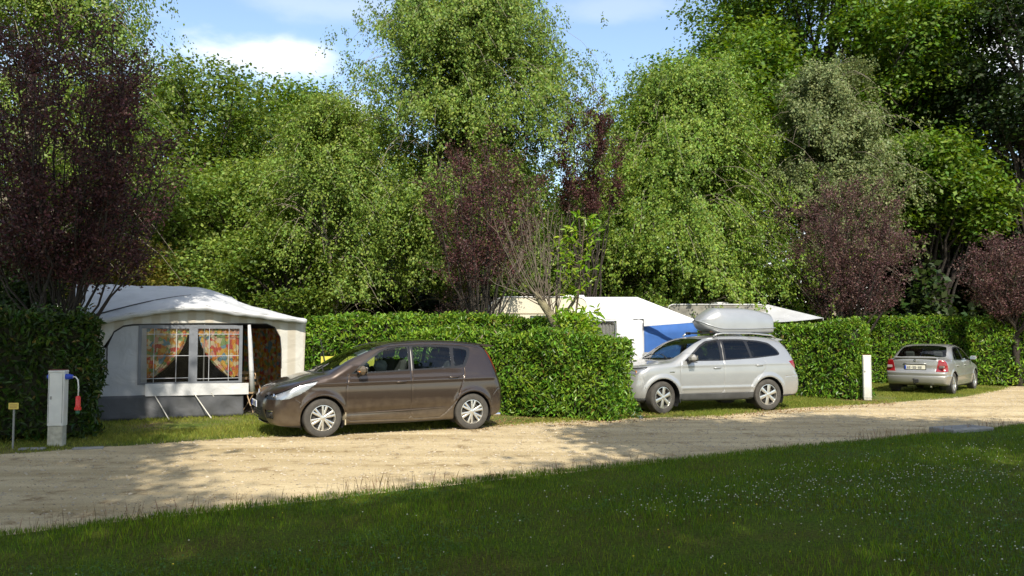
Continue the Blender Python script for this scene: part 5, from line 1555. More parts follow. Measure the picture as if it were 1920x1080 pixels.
def roof_box():
    """silver cargo box: blunt wedge nose, flat-sided tub and a domed lid parted by a dark joint"""
    t = thing("roof_box", "long silver-grey cargo box with wedge nose strapped on top of the silver off-roader", "roof box", tuple(suv.location + Vector((0, 0, 0))), a_suv)
    L0, L1 = 2.30, 4.26
    def half(u): return .40 * np.clip(1 - (1 - np.clip(u * 2.6, 0, 1)) ** 2.2, 0, 1) ** .5 * (1 - .10 * np.clip((u - .7) / .3, 0, 1) ** 2)
    def sect(z0f, z1f, nm, m, pw):
        U = np.concatenate([np.linspace(0, .3, 16) ** 1.0, np.linspace(.33, .97, 18), [.985, .995, 1.0]])
        rows = []
        for u in U:
            x = L0 + (L1 - L0) * u
            end = 1.0 if u < .97 else (1 - ((u - .97) / .03) ** 2 * .25)
            w = max(half(np.array(u)), .02) * end
            a, b = z0f(u), z1f(u)
            ring = []
            for k in range(33):
                th = math.pi * k / 32
                cy, sz = math.cos(th), math.sin(th)
                ring.append((x, w * np.sign(cy) * abs(cy) ** (2 / pw), a + (b - a) * abs(sz) ** (2 / pw) * (end if b > a else 1)))
            rows.append(ring)
        mb = MB(); mb.grid(np.array(rows))
        n = 33; last = (len(U) - 1) * n
        mb.f.append(tuple(last + k for k in range(n))); mb.mi.append(0)
        return mb.build(nm, m, t, autos=50)
    seam = lambda u: 1.845 + .19 * (1 - np.clip(u / .28, 0, 1)) ** 1.6 + .02 * np.clip((u - .6) / .4, 0, 1)
    topz = lambda u: max(seam(u) + .02, 1.93 + .405 * np.clip(u / .24, .0, 1) ** .55 * (1 - .34 * np.clip((u - .55) / .45, 0, 1) ** 1.7))
    botz = lambda u: seam(u) - .035 - .10 * np.clip(u / .10, 0, 1) ** .6 + .02 * (1 - np.clip(u / .3, 0, 1))
    Pb = mat("box_silver", (.33, .34, .35), .30, metal=.35, coat=.4, var=.05, vscale=3)
    sect(lambda u: seam(u) + .006, topz, "lid", Pb, 3.2)
    sect(lambda u: seam(u) - .010, botz, "tub", Pb, 4.0)
    rim = MB()
    U = np.concatenate([np.linspace(0, .3, 16), np.linspace(.33, 1, 16)])
    for s in (-1, 1):
        P = [(L0 + (L1 - L0) * u, s * (max(half(np.array(u)), .02) + .006), seam(u)) for u in U]
        rim.tube(P, .013, 6)
    rim.build("rim", Pb, t, smooth=True)
    for s in (-1, 1): MB().box((3.80, s * .388, 1.935), (.30, .004, .022)).build("lettering", mat("mark_grey", (.10, .10, .11), .5), t)
    for bx_ in (2.50, 3.45):
        b = MB(); b.box((bx_, 0, 1.745), (.05, 1.30, .028), bev=.008)
        b.build("cross_bar", M_BLACK, t)
        for s in (-1, 1):
            f = MB(); f.box((bx_, s * .62, 1.735), (.11, .07, .07), bev=.012); f.build("bar_foot", M_BLACK, t)
    for s in (-1, 1): MB().box((2.62, s * .22, 1.80), (.10, .06, .08), bev=.015).build("hinge", mat("hinge_orange", (.32, .14, .06), .5), t)
    return t


roof_box()


# ------------------------------------------------------------------ small silver saloon seen from behind
def build_sedan():
    L, W2, H = 4.25, .855, 1.43
    zt = spl([(-.2, .55), (.0, .66), (.15, .74), (.5, .84), (.9, .91), (1.1, .95), (1.4, 1.13), (1.7, 1.30), (1.95, 1.385), (2.3, 1.42), (2.7, 1.415), (3.0, 1.375), (3.3, 1.26), (3.55, 1.11), (3.68, 1.055), (3.85, 1.035), (4.05, 1.03), (4.12, 1.035), (4.3, 1.0)])
    xf = spl([(.0, .3), (.2, .10), (.35, .02), (.5, .0), (.65, .04), (.8, .2)])
    xr = spl([(.0, 4.05), (.24, 4.12), (.32, 4.20), (.42, 4.245), (.56, 4.25), (.64, 4.24), (.665, 4.20), (.70, 4.175), (.85, 4.165), (.98, 4.15), (1.03, 4.13), (1.1, 4.08)])
    wz = spl([(.0, -.17), (.18, -.085), (.26, -.05), (.36, -.028), (.5, -.006), (.65, 0), (.80, -.006), (.90, -.018), (.97, -.040), (1.1, -.085), (1.25, -.150), (1.38, -.22), (1.6, -.36)])
    zb = spl([(-.1, .24), (.5, .19), (1.2, .19), (3.0, .20), (3.5, .22), (4.3, .30)])
    pl = spl([(-.2, -.10), (.0, -.07), (.25, -.035), (.6, -.01), (1.2, 0), (3.0, 0), (3.6, -.015), (4.0, -.045), (4.25, -.08)])
    AX, RX, WR = .80, 3.41, .310

    def F(x, y, z):
        ay = np.abs(y)
        w = W2 + wz(z) + pl(x)
        for cx in (AX, RX):
            d = np.hypot(x - cx, z - WR); w = w + .014 * np.exp(-((d - .365) / .045) ** 2) * (ay > .3)
        w = w + .010 * np.exp(-((z - .52) / .03) ** 2)
        t = np.clip(ay / .85, 0, 1.2)
        xs_ = x + np.where(x < 2.3, -1, 1) * .14 * t ** 2.4 * np.clip(np.abs(x - 2.3) - .5, 0, 1)
        side = (ay - w) * .97
        top = (z - zt(xs_) + .045 * t ** 2) * .85
        fr = (xf(z) + .32 * t ** 2.6 - x) * .9
        re = (x - xr(z) + .15 * t ** 3.0) * .93
        a = smax(side, top, np.where(z > 1.0, .12, .09)); a = smax(a, fr, .12); a = smax(a, re, .06)
        return smax(a, zb(x) - z, .05)

    S = Shell(F, L + .1, W2 * 2 + .1, H + .1, .014, zc=.62, spine=(.9, .75))
    dlo = rounded([(1.35, .925), (1.62, 1.12), (1.88, 1.285), (2.2, 1.345), (2.65, 1.34), (2.95, 1.285), (3.18, 1.14), (3.30, 1.00), (3.28, .96), (2.3, .935)], .05)
    win_f = rounded([(1.50, .955), (1.66, 1.10), (1.90, 1.255), (2.2, 1.315), (2.30, 1.315), (2.28, .96)], .03)
    win_r = rounded([(2.37, .965), (2.38, 1.315), (2.65, 1.31), (2.90, 1.26), (3.0, 1.20), (3.02, .975)], .03)
    win_q = rounded([(3.06, .985), (3.05, 1.18), (3.14, 1.12), (3.24, 1.00)], .02)
    seam_f = [(1.28, .92), (1.24, .7), (1.24, .30), (2.28, .28), (2.32, .35), (2.33, .93), (2.34, 1.34)]
    seam_r = [(2.32, .35), (2.36, .28), (2.90, .29), (3.02, .42), (3.14, .62), (3.22, .80), (3.30, .95)]
    tail = rounded([(3.96, .66), (3.98, .80), (4.04, .98), (4.30, .98), (4.30, .66)], .02)
    tail_b = rounded([(.535, .66), (.60, .985), (.90, .985), (.90, .66)], .03)
    archf = circle(AX, WR, .355, 50); archr = circle(RX, WR, .352, 50)
    for cv in (dlo, win_f, win_r, win_q, archf, archr): S.snap(cv, 'xz')
    S.snap(tail_b, 'yz', mask=lambda V, N: V[:, 0] > 3.5)
    bw = rounded([(2.98, 0), (3.00, .4), (3.06, .57), (3.30, .63), (3.54, .66), (3.62, .5), (3.645, 0)], .03)
    S.snap(bw, 'xy', mask=lambda V, N: (V[:, 0] > 2.8) & (V[:, 2] > 1.0))
    c = S.V[S.Q].mean(1); n = unit(S.N[S.Q].mean(1)); ay = np.abs(c[:, 1]); x, z = c[:, 0], c[:, 2]
    side = side_sel(c, n); up = n[:, 2] > .15
    cls = np.full(len(c), 'body|c', dtype=object)
    cls[inside(x, z, seam_f + [(1.88, 1.30), (1.62, 1.14), (1.34, .925)]) & side] = 'front_door'
    cls[inside(x, z, seam_r + [(3.05, 1.36), (2.34, 1.36), (2.33, .93)]) & side] = 'rear_door'
    cls[inside(x, z, dlo) & side] = 'window_frame'
    for w_ in (win_f, win_r, win_q): cls[inside(x, z, w_) & side] = 'window'
    cls[(x > 1.22 + .1 * ay ** 2) & (x < 1.88) & (ay < .66 - .08 * (x - 1.2)) & up & (z > .95)] = 'windshield|c'
    cls[inside(x, ay, bw + [(3.3, -.05)]) & up & (z > 1.0)] = 'rear_windshield|c'
    cls[inside(x, z, tail) & (ay > .535 + (z - .66) * .2)] = 'tail_light'
    cls[(n[:, 0] < -.4) & (z > .30) & (z < .45) & (ay < .5)] = 'grille|c'
    cls[(z < .245) & (cls == 'body|c')] = 'underbody|c'
    hole = ((np.hypot(x - AX, z - WR) < .353) | (np.hypot(x - RX, z - WR) < .350)) & (ay > .45)
    cls[hole] = 'hole'
    for cv in (seam_f, seam_r): S.groove(cv, 'xz')
    rear = lambda V, N: V[:, 0] > 3.9
    S.groove([(0, .665), (.9, .665)], 'yz', mask=rear, depth=.012)
    S.groove([(.525, .66), (.585, 1.02)], 'yz', mask=rear)
    S.groove([(0, .54), (.8, .54)], 'yz', mask=rear, depth=.012, w=.02)
    S.groove([(3.66, 0), (3.64, .5), (3.70, .66), (4.1, .60)], 'xy', mask=lambda V, N: V[:, 2] > .95)
    car = thing("silver_saloon", "small silver-grey saloon seen from behind on the far grass pitch, with a tow bar", "car")
    P = paint("paint_silver_grey", (.29, .29, .28), metal=.45, rough=.34)
    spec = {'body|c': (P, 0, .004), 'front_door': (P, 0, .004), 'rear_door': (P, 0, .004), 'window_frame': (M_SEAL, -.003, .006), 'window': (M_GLASS, -.006, 0),
            'windshield|c': (M_GLASS, -.004, 0), 'tail_light': (M_RED, .005, .012), 'rear_windshield|c': (M_GLASS, -.004, 0), 'grille|c': (M_BLACK, -.03, 0), 'underbody|c': (M_BLACK, 0, 0)}
    common_parts(car, S, spec, cls, P)
    lin = (cls == 'body|c') | (cls == 'front_door') | (cls == 'rear_door')
    S.part(lin & (z > .55) & (x > 1.2) & (x < 4.0), "lining", M_CABIN, car, -.035)
    for a in (AX, RX): arch_liner(car, a, WR, .368, .5, .83)
    for wx in (AX, RX):
        for s in (-1, 1): make_wheel(car, wx, s * (.855 - .115), WR, .19, 'split', s, 0, .66, 5)
    bolt_on(car, "floor", M_CABIN, lambda b: b.box((2.4, 0, .38), (2.9, 1.3, .06)))
    bolt_on(car, "parcel_shelf", M_CABIN, lambda b: b.box((3.45, 0, .93), (.55, 1.22, .05)))
    bolt_on(car, "dashboard", M_CABIN, lambda b: b.box((1.45, 0, .88), (.45, 1.25, .16), bev=.06), autos=40)
    for y in (-.35, .35): seat(car, 2.05, y, .52, .58, .46)
    for y in (-.38, .38): seat(car, 2.85, y, .52, .50, .5)
    for s in (-1, 1):
        mr = MB(); mr.box((0, 0, 0), (.12, .19, .12), bev=.045)
        o = mr.build("wing_mirror", P, car, autos=60); o.location = (1.52, s * .95, 1.0)
        bolt_on(o, "mirror_glass", M_CHROME, lambda b: b.box((.062, 0, 0), (.006, .15, .09), bev=.002))
        bolt_on(o, "mirror_arm", M_BLACK, lambda b: b.tube([(0, -s * .05, -.04), (-.03, -s * .15, -.06)], [.022, .025], 8))
        for hx in (2.16, 3.02):
            bolt_on(car, "door_handle", P, lambda b: b.tube([(hx - .10, s * .845, .80), (hx - .05, s * .872, .805), (hx + .06, s * .872, .81), (hx + .10, s * .84, .81)], [.012, .016, .016, .012], 8), smooth=True)
        bolt_on(car, "reversing_lamp", mat("lamp_grey", (.20, .16, .15), .2, coat=.5), lambda b: b.box((4.135, s * .69, .79), (.06, .14, .075), rot=Matrix.Rotation(R(18) * -s, 4, 'Z'), bev=.01))
    o = plate(car, Vector((4.185, 0, .775)), Matrix.Rotation(R(90), 4, 'Z'), w=.54, h=.115, blue=(-1,), seed=3, back=mat("plate_cream", (.60, .58, .48), .45))
    fr = MB(); fr.box((4.17, 0, .775), (.012, .58, .15), bev=.004); fr.build("plate_frame", M_BLACK, car)
    bolt_on(car, "boot_grip", P, lambda b: b.tube([(4.165, y, .872) for y in np.linspace(-.30, .30, 7)], .022, 8), smooth=True)
    bolt_on(car, "badge", M_CHROME, lambda b: b.lathe([(.036, .0), (.036, .01), (.026, .012)], 20, axis='X', c=(4.16, 0, .965)))
    bolt_on(car, "boot_lip", P, lambda b: b.prism([(3.98, 1.02), (4.04, 1.048), (4.15, 1.062), (4.165, 1.045), (4.13, 1.01)], -.55, .55), autos=40)
    bolt_on(car, "tow_bar", M_BLACK, lambda b: (b.tube([(4.0, 0, .30), (4.26, 0, .31), (4.33, 0, .35), (4.34, 0, .42)], .02, 8), b.lathe([(.001, -.035), (.03, -.02), (.035, 0), (.03, .02), (.001, .035)], 14, axis='Z', c=(4.34, 0, .44)), b.box((4.27, .06, .39), (.04, .10, .10), bev=.01)))
    bolt_on(car, "exhaust_pipe", M_CHROME, lambda b: b.tube([(3.9, .42, .24), (4.22, .42, .24)], .028, 12))
    for s in (-1, 1): bolt_on(car, "roof_trim", M_SEAL, lambda b: b.tube([(1.9, s * .60, 1.335), (2.3, s * .60, 1.39), (2.7, s * .60, 1.383), (3.0, s * .59, 1.335)], .008, 5))
    return car


sedan = build_sedan()
gr_ = gnd(1790, 739.5)
# the car points away from the road: its rear right wheel stands at gr_
ah = R(49.5)                                   # heading of the nose
hd = Vector((math.cos(ah), math.sin(ah), 0)); rt = Vector((hd.y, -hd.x, 0))
sedan.rotation_euler = (0, 0, ah + math.pi)    # local +x runs towards the tail
sedan.location = gr_ - rt * .83 + hd * 3.41

# ================================================================== AWNINGS, CARAVANS, POSTS
def fabric(name, col, rough=.75, stripes=None, trans=.18, wr=.35):
    m, n, l, p = new_mat(name)
    t = n.new("ShaderNodeTexCoord")
    no = n.new("ShaderNodeTexNoise"); no.inputs["Scale"].default_value = 2.2; no.inputs["Detail"].default_value = 7
    l.new(t.outputs["Object"], no.inputs["Vector"])
    r = n.new("ShaderNodeMapRange"); r.inputs["From Min"].default_value = .3; r.inputs["From Max"].default_value = .7; r.inputs["To Min"].default_value = .86; r.inputs["To Max"].default_value = 1.08
    l.new(no.outputs[0], r.inputs[0])
    h = n.new("ShaderNodeHueSaturation"); h.inputs["Color"].default_value = (*col, 1); l.new(r.outputs[0], h.inputs["Value"])
    if stripes:
        c2, w, sharp = stripes
        sx = n.new("ShaderNodeSeparateXYZ"); l.new(t.outputs["Object"], sx.inputs[0])
        mu = n.new("ShaderNodeMath"); mu.operation = 'MULTIPLY'; mu.inputs[1].default_value = 6.2832 / w; l.new(sx.outputs[0], mu.inputs[0])
        si = n.new("ShaderNodeMath"); si.operation = 'SINE'; l.new(mu.outputs[0], si.inputs[0])
        r2 = n.new("ShaderNodeMapRange"); r2.inputs["From Min"].default_value = -sharp; r2.inputs["From Max"].default_value = sharp; l.new(si.outputs[0], r2.inputs[0])
        mx = n.new("ShaderNodeMix"); mx.data_type = 'RGBA'; mx.inputs[6].default_value = (*col, 1); mx.inputs[7].default_value = (*c2, 1)
        l.new(r2.outputs[0], mx.inputs["Factor"]); l.new(mx.outputs[2], h.inputs["Color"])
    l.new(h.outputs[0], p.inputs["Base Color"]); p.inputs["Roughness"].default_value = rough
    b = n.new("ShaderNodeBump"); b.inputs["Strength"].default_value = wr; b.inputs["Distance"].default_value = .06
    n2 = n.new("ShaderNodeTexNoise"); n2.inputs["Scale"].default_value = 3.1; n2.inputs["Detail"].default_value = 3; n2.inputs["Distortion"].default_value = 1.2
    l.new(t.outputs["Object"], n2.inputs["Vector"]); l.new(n2.outputs[0], b.inputs["Height"]); l.new(b.outputs[0], p.inputs["Normal"])
    if trans:
        tr = n.new("ShaderNodeBsdfTranslucent"); l.new(h.outputs[0], tr.inputs[0])
        ms = n.new("ShaderNodeMixShader"); ms.inputs[0].default_value = trans
        l.new(p.outputs[0], ms.inputs[1]); l.new(tr.outputs[0], ms.inputs[2]); l.new(ms.outputs[0], n["Material Output"].inputs[0])
    MATS[name] = m
    return m


def floral():
    m, n, l, p = new_mat("floral_print")
    t = n.new("ShaderNodeTexCoord")
    mp = n.new("ShaderNodeMapping"); mp.inputs["Scale"].default_value = (1, 1, 1); l.new(t.outputs["Object"], mp.inputs[0])
    no = n.new("ShaderNodeTexNoise"); no.inputs["Scale"].default_value = 9; l.new(mp.outputs[0], no.inputs["Vector"])
    ad = n.new("ShaderNodeVectorMath"); ad.operation = 'MULTIPLY_ADD'; ad.inputs[1].default_value = (.09, .09, .09); l.new(no.outputs["Color"], ad.inputs[0]); l.new(mp.outputs[0], ad.inputs[2])
    v = n.new("ShaderNodeTexVoronoi"); v.inputs["Scale"].default_value = 13; l.new(ad.outputs[0], v.inputs["Vector"])
    sp = n.new("ShaderNodeSeparateColor"); l.new(v.outputs["Color"], sp.inputs[0])
    c = n.new("ShaderNodeValToRGB"); c.color_ramp.interpolation = 'CONSTANT'; e = c.color_ramp.elements
    cols = [(0, (.78, .30, .05)), (.20, (.80, .50, .10)), (.38, (.66, .12, .08)), (.50, (.30, .42, .16)), (.60, (.22, .38, .46)), (.70, (.80, .42, .30)), (.82, (.80, .68, .42))]
    e[0].position = 0; e[0].color = (*cols[0][1], 1); e[1].position = cols[1][0]; e[1].color = (*cols[1][1], 1)
    for a, b in cols[2:]: x = e.new(a); x.color = (*b, 1)
    l.new(sp.outputs[0], c.inputs[0])
    r = n.new("ShaderNodeMapRange"); r.inputs["From Max"].default_value = .09; r.inputs["To Min"].default_value = 1.15; r.inputs["To Max"].default_value = .6; l.new(v.outputs["Distance"], r.inputs[0])
    h = n.new("ShaderNodeHueSaturation"); l.new(c.outputs[0], h.inputs["Color"]); l.new(r.outputs[0], h.inputs["Value"])
    l.new(h.outputs[0], p.inputs["Base Color"]); p.inputs["Roughness"].default_value = .85
    return m


M_ROOF = fabric("awning_roof_cloth", (.60, .61, .63))
M_WALLG = fabric("awning_wall_grey", (.50, .51, .53))
M_BEIGE = fabric("awning_striped_cloth", (.62, .60, .54), stripes=((.54, .49, .40), .34, .35))
M_DGREY = fabric("mud_wall_grey", (.085, .088, .095), trans=.05)
M_LGREY = fabric("band_white", (.66, .66, .66))
M_WIN = glass_mat("clear_plastic", (.86, .87, .88), 1.35, .12)
M_FRAMEG = fabric("window_border_grey", (.17, .18, .20), trans=.05)
M_FLOWER = floral()
M_ZIP = mat("zip_black", (.02, .02, .02), .6)
M_ROPE = mat("guy_rope", (.62, .60, .54), .8)
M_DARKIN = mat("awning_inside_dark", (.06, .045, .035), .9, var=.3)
M_WOOD = mat("chair_wood", (.42, .30, .18), .6)


def awning_left():
    A0 = Vector((-8.52, 16.15, 0)); B0 = Vector((-4.50, 18.15, 0))
    ang = math.atan2(B0.y - A0.y, B0.x - A0.x); Wd = (B0 - A0).length; D = 2.5
    d = (B0 - A0).normalized(); nn = Vector((-d.y, d.x, 0))
    t = thing("caravan_awning", "grey and cream caravan awning with flowered curtains in its windows, left of the brown car", "awning", A0, ang)

    def fp(u, v, off=0.0):
        a = (u - 960) / FPX; b = -(v - 540) / FPX
        r = Vector((a, math.cos(PITCH) - b * math.sin(PITCH), math.sin(PITCH) + b * math.cos(PITCH)))
        o = A0 + nn * off
        k = (o.x * nn.x + o.y * nn.y) / (r.x * nn.x + r.y * nn.y); q = r * k
        return ((Vector((q.x, q.y, 0)) - A0).dot(d), q.z + EYE)

    def panel(name, pts, m, y=0.0, th=.012, par=t):
        b = MB(); b.prism([fp(*p) for p in pts], y, y + th); return b.build(name, m, par)

    # roof: front edge is a soft arch, back edge straight and hipped to the right
    pk = fp(385, 571)[0]
    def zf(x):
        l_ = 1.99 + (2.335 - 1.99) * math.sin(max(0, min(1, x / pk)) * math.pi / 2) ** 1.35
        r_ = 2.06 + (2.335 - 2.06) * (1 - min(1, max(0, (x - pk) / (Wd + .10 - pk))) ** .8)
        return (l_ if x < pk else r_) - .02
    def zb_(x): return 2.83 - .80 * max(0, min(1, (x - 2.45) / (Wd - 2.45))) ** 1.15
    rows = []
    nx_ = 60
    for i in range(nx_ + 1):
        x = -.10 + (Wd + .05) * i / nx_
        row = []
        for j in range(25):
            s = j / 24; y = -.22 + (D + .22) * s
            z = zf(x) * (1 - s) + zb_(x) * s + .10 * math.sin(s * math.pi) * (1 if x < 3.2 else .4)
            z += .018 * math.sin(x * 5 + y * 3.1) * math.sin(y * 4) + .008 * math.sin(x * 17 + y * 9)
            if j == 0: z -= .012
            row.append((x, y, z))
        rows.append(row)
    rf = MB(); rf.grid(np.array(rows), (0, 0, -.012))
    roof = rf.build("roof", M_ROOF, t, autos=60)
    # valance hanging from the front edge
    v = MB(); P = []
    for i in range(nx_ + 1):
        x = -.10 + (Wd + .05) * i / nx_; z = zf(x) - .012
        hgt = .085 + .02 * abs(math.sin(x * 9))
        P.append([(x, -.225, z), (x, -.215 + .01 * math.sin(x * 11), z - hgt * .5), (x, -.19 + .012 * math.sin(x * 8), z - hgt)])
    v.grid(np.array(P), (0, .01, 0)); v.build("valance", M_ROOF, roof, smooth=True)
    b = MB(); q = [(.0, -.18, 2.03), (.4, .25, 2.22), (1.1, .75, 2.47), (2.05, 1.1, 2.60)]
    def rz(x, y):
        s = (y + .22) / (D + .22); return zf(x) * (1 - s) + zb_(x) * s + .10 * math.sin(s * math.pi) + .012
    xs_ = np.linspace(.02, 2.15, 18); ys_ = -.15 + .70 * (xs_ / 2.15) ** 1.1
    b.tube([(x, y, rz(x, y) + .012) for x, y in zip(xs_, ys_)], np.linspace(.018, .005, 18), 5)
    b.build("seam_cord", M_ZIP, roof)

    # front wall pieces, left to right
    top = [(x, zf(x) - .03) for x in np.linspace(0.02, Wd - .02, 30)]
    zt_, zm = fp(300, 608)[1], fp(300, 740)[1]
    up = MB(); up.prism([(0.02, fp(200, 650)[1])] + [(fp(200, 650)[0] * .9, fp(200, 650)[1])] + [fp(214, 622), fp(232, 611), fp(250, 608.5), fp(500, 607.5), fp(515, 614), fp(525, 632), fp(527, 655), fp(527, 800), ((Wd - .12), 0.0), (Wd - .05, .9), (Wd - .02, zf(Wd - .02) - .03)] + top[::-1][1:], .0, .012)
    up.build("upper_wall", M_BEIGE, t)
    zp = [fp(200, 700), fp(201, 650), fp(214, 622), fp(232, 611), fp(250, 608.5), fp(380, 606), fp(500, 607.5), fp(515, 614), fp(525, 632), fp(527, 655), fp(527, 690)]
    b = MB(); b.tube([(x, -.012, z) for x, z in zp], .012, 5); b.build("zip", M_ZIP, t)
    panel("side_panel", [(140, 655), (201, 652), (214, 624), (232, 613), (250, 610.5), (275, 610.5), (275, 741), (140, 745)], M_WALLG, .016)
    xl, xr_ = 275, 466
    # window panel: dark grey border with two openings
    w0, w1, wt, wb = fp(281, 0)[0], fp(368, 0)[0], fp(300, 616)[1], fp(300, 717)[1]
    w2, w3 = fp(384, 0)[0], fp(460, 0)[0]
    X0, X1 = fp(275, 0)[0], fp(466, 0)[0]; ZT = fp(300, 609)[1]; ZB = fp(300, 721)[1]
    fr = MB()
    for (a, b_, c, e) in ((X0, X1, wt, ZT), (X0, X1, ZB, wb), (X0, w0, wb, wt), (w1, w2, wb, wt), (w3, X1, wb, wt)):
        fr.box(((a + b_) / 2, .012, (c + e) / 2), (b_ - a, .02, abs(e - c)))
    fr.build("window_surround", M_FRAMEG, t)
    for k, (a, b_) in enumerate(((w0, w1), (w2, w3))):
        wn_ = MB(); wn_.add([(a, .010, wb), (b_, .010, wb), (b_, .010, wt), (a, .010, wt)], [(0, 1, 2, 3)])
        win = wn_.build("window", M_WIN, t)
        br = MB()
        for u in ((304, 345), (405, 441))[k]:
            x = fp(u, 0)[0]; br.box((x, -.004, (wb + wt) / 2), (.010, .008, wt - wb))
        for vv in (626.5, 667, 709):
            z = fp(320 + 100 * k, vv)[1]; br.box(((a + b_) / 2, -.006, z), ((b_ - a), .008, .011))
        br.build("glazing_bars", M_WALLG, win)
        # tied-back curtain with folds
        c = MB(); rows = []
        for i in range(25):
            s = i / 24; z = wt - (wt - wb) * s * .93
            wide = .98 - .72 * s ** 2.1
            row = []
            for j in range(41):
                q_ = j / 40
                x = a + (b_ - a) * q_ * wide if k == 0 else b_ - (b_ - a) * q_ * (wide - (.18 if s < .1 else .0) * 0)
                yy = .07 + .018 * math.sin(q_ * 46) + .01 * math.sin(q_ * 23 + s * 4)
                row.append((x, yy, z + .02 * math.sin(q_ * 9)))
            rows.append(row)
        c.grid(np.array(rows)); c.build("curtain", M_FLOWER, t, smooth=True)
        vb = MB(); rows = []
        for i in range(4):
            rows.append([(a + (b_ - a) * j / 60, .055 + .012 * math.sin(j * .9), wt - (.012 + .035 * i)) for j in range(61)])
        vb.grid(np.array(rows)); vb.build("curtain_heading", M_FLOWER, t, smooth=True)
    panel("lower_band", [(272, 720), (466, 718), (466, 739), (272, 743)], M_LGREY, -.008)
    # mud wall, sagging in folds under the band
    mw = MB(); rows = []
    for i in range(9):
        s = i / 8; row = []
        for j in range(90):
            x = .02 + (fp(468, 0)[0]) * j / 89
            z = zm * (1 - s) + .0 + .012 * math.sin(x * 3) * s
            fold = .035 * math.sin(x * 6.5 + s * 2.2) * math.sin(s * math.pi) + .02 * math.sin(x * 15 - s * 5) * s
            row.append((x, .02 - .015 * s + fold * (1 if x > 1.3 else .3), max(z, .008)))
        rows.append(row)
    mw.grid(np.array(rows), (0, .008, 0)); mw.build("mud_wall", M_DGREY, t, smooth=True)
    # rolled door flap at the opening's left side
    b = MB(); x0 = fp(467, 610)[0]
    b.tube([(x0, -.02, fp(467, 609)[1]), (x0 + .02, -.03, 1.6), (x0 + .05, -.03, 1.1), (x0 + .09, -.03, .5)], [.03, .045, .05, .055], 10)
    b.build("rolled_flap", M_LGREY, t, smooth=True)
    # side and back walls, groundsheet
    for x, nm in ((0.01, "end_wall"), (Wd - .03, "end_wall")):
        b = MB(); rows = []
        for i in range(13):
            y = .02 + (D - .04) * i / 12; s = (y + .22) / (D + .22)
            zt2 = zf(x) * (1 - s) + zb_(x) * s - .01
            rows.append([(x - (.10 * math.sin(math.pi * k / 8) if x > 1 else 0), y, zt2 * k / 8 + .005) for k in range(9)])
        b.grid(np.array(rows), (.01, 0, 0)); b.build(nm, M_BEIGE, t, smooth=True)
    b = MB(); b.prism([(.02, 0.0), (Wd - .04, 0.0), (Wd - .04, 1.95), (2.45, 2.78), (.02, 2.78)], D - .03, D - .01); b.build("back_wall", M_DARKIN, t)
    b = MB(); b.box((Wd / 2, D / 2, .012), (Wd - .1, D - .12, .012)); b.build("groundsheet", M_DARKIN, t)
    # curtain hanging inside beyond the open door
    b = MB(); rows = []
    for i in range(12):
        rows.append([(Wd - 1.0 + .95 * j / 40, D - .35 + .05 * math.sin(j * .8), .35 + 1.5 * i / 11) for j in range(41)])
    b.grid(np.array(rows)); b.build("inner_curtain", M_FLOWER, t, smooth=True)
    # storm straps
    for u0, v0, u1, v1 in ((290, 741, 317, 788), (364, 738, 396, 785), (396, 736, 424, 780)):
        x0, z0 = fp(u0, v0); g_ = gnd(u1, v1) - A0
        b = MB(); b.tube([(x0, -.01, z0), (g_.dot(d), g_.dot(nn), 0.01)], .011, 5)
        o = b.build("storm_strap", M_ROPE, t)
        b = MB(); b.tube([(g_.dot(d), g_.dot(nn), -.03), (g_.dot(d) + .01, g_.dot(nn) - .02, .05)], .007, 5); b.build("tent_peg", M_CHROME, o)
    for x in (.05, pk, Wd - .10):
        b = MB(); b.tube([(x, .06, 0), (x, .06, zf(x) - .05)], .014, 8); b.build("pole", M_RIM, t)
    # folding chair seen through the doorway
    c0 = A0 + d * (Wd - .95) + nn * .75
    ch = thing("folding_chair", "small wooden folding chair standing inside the open awning doorway", "chair", c0, ang + .5)
    b = MB(); b.box((0, 0, .43), (.40, .36, .02)); b.build("seat", M_WOOD, ch)
    b = MB(); [b.box((0, .20 + .05 * k, .62 + .12 * k), (.38, .015, .06)) for k in range(3)]; b.build("backrest", M_WOOD, ch)
    for s in (-1, 1):
        b = MB(); b.tube([(s * .20, -.20, 0), (s * .20, .32, .92)], .013, 6); b.build("leg", M_WOOD, ch)
        b = MB(); b.tube([(s * .17, .22, 0), (s * .17, -.18, .43)], .013, 6); b.build("leg", M_WOOD, ch)
    return t


awning_left()

# yellow windbreak beside the awning
wbk = thing("windbreak", "yellow cloth windbreak with dark poles standing between awning and hedge", "windbreak", (-4.32, 18.75, 0), .06)
b = MB(); b.grid(np.array([[(x, .012 * math.sin(x * 14), z) for x in np.linspace(0, 1.2, 30)] for z in (.25, .6, .95, 1.22)])); b.build("cloth", mat("windbreak_yellow", (.55, .50, .07), .8, var=.15), wbk, smooth=True)
for x in (0, .6, 1.2):
    b = MB(); b.tube([(x, .02, -.05), (x, .02, 1.30)], .014, 7); b.build("pole", M_BLACK, wbk)
b = MB(); b.tube([(-.02, -.02, 1.62), (.42, -.55, .02)], .012, 6); b.build("guy_pole", M_BLACK, wbk)


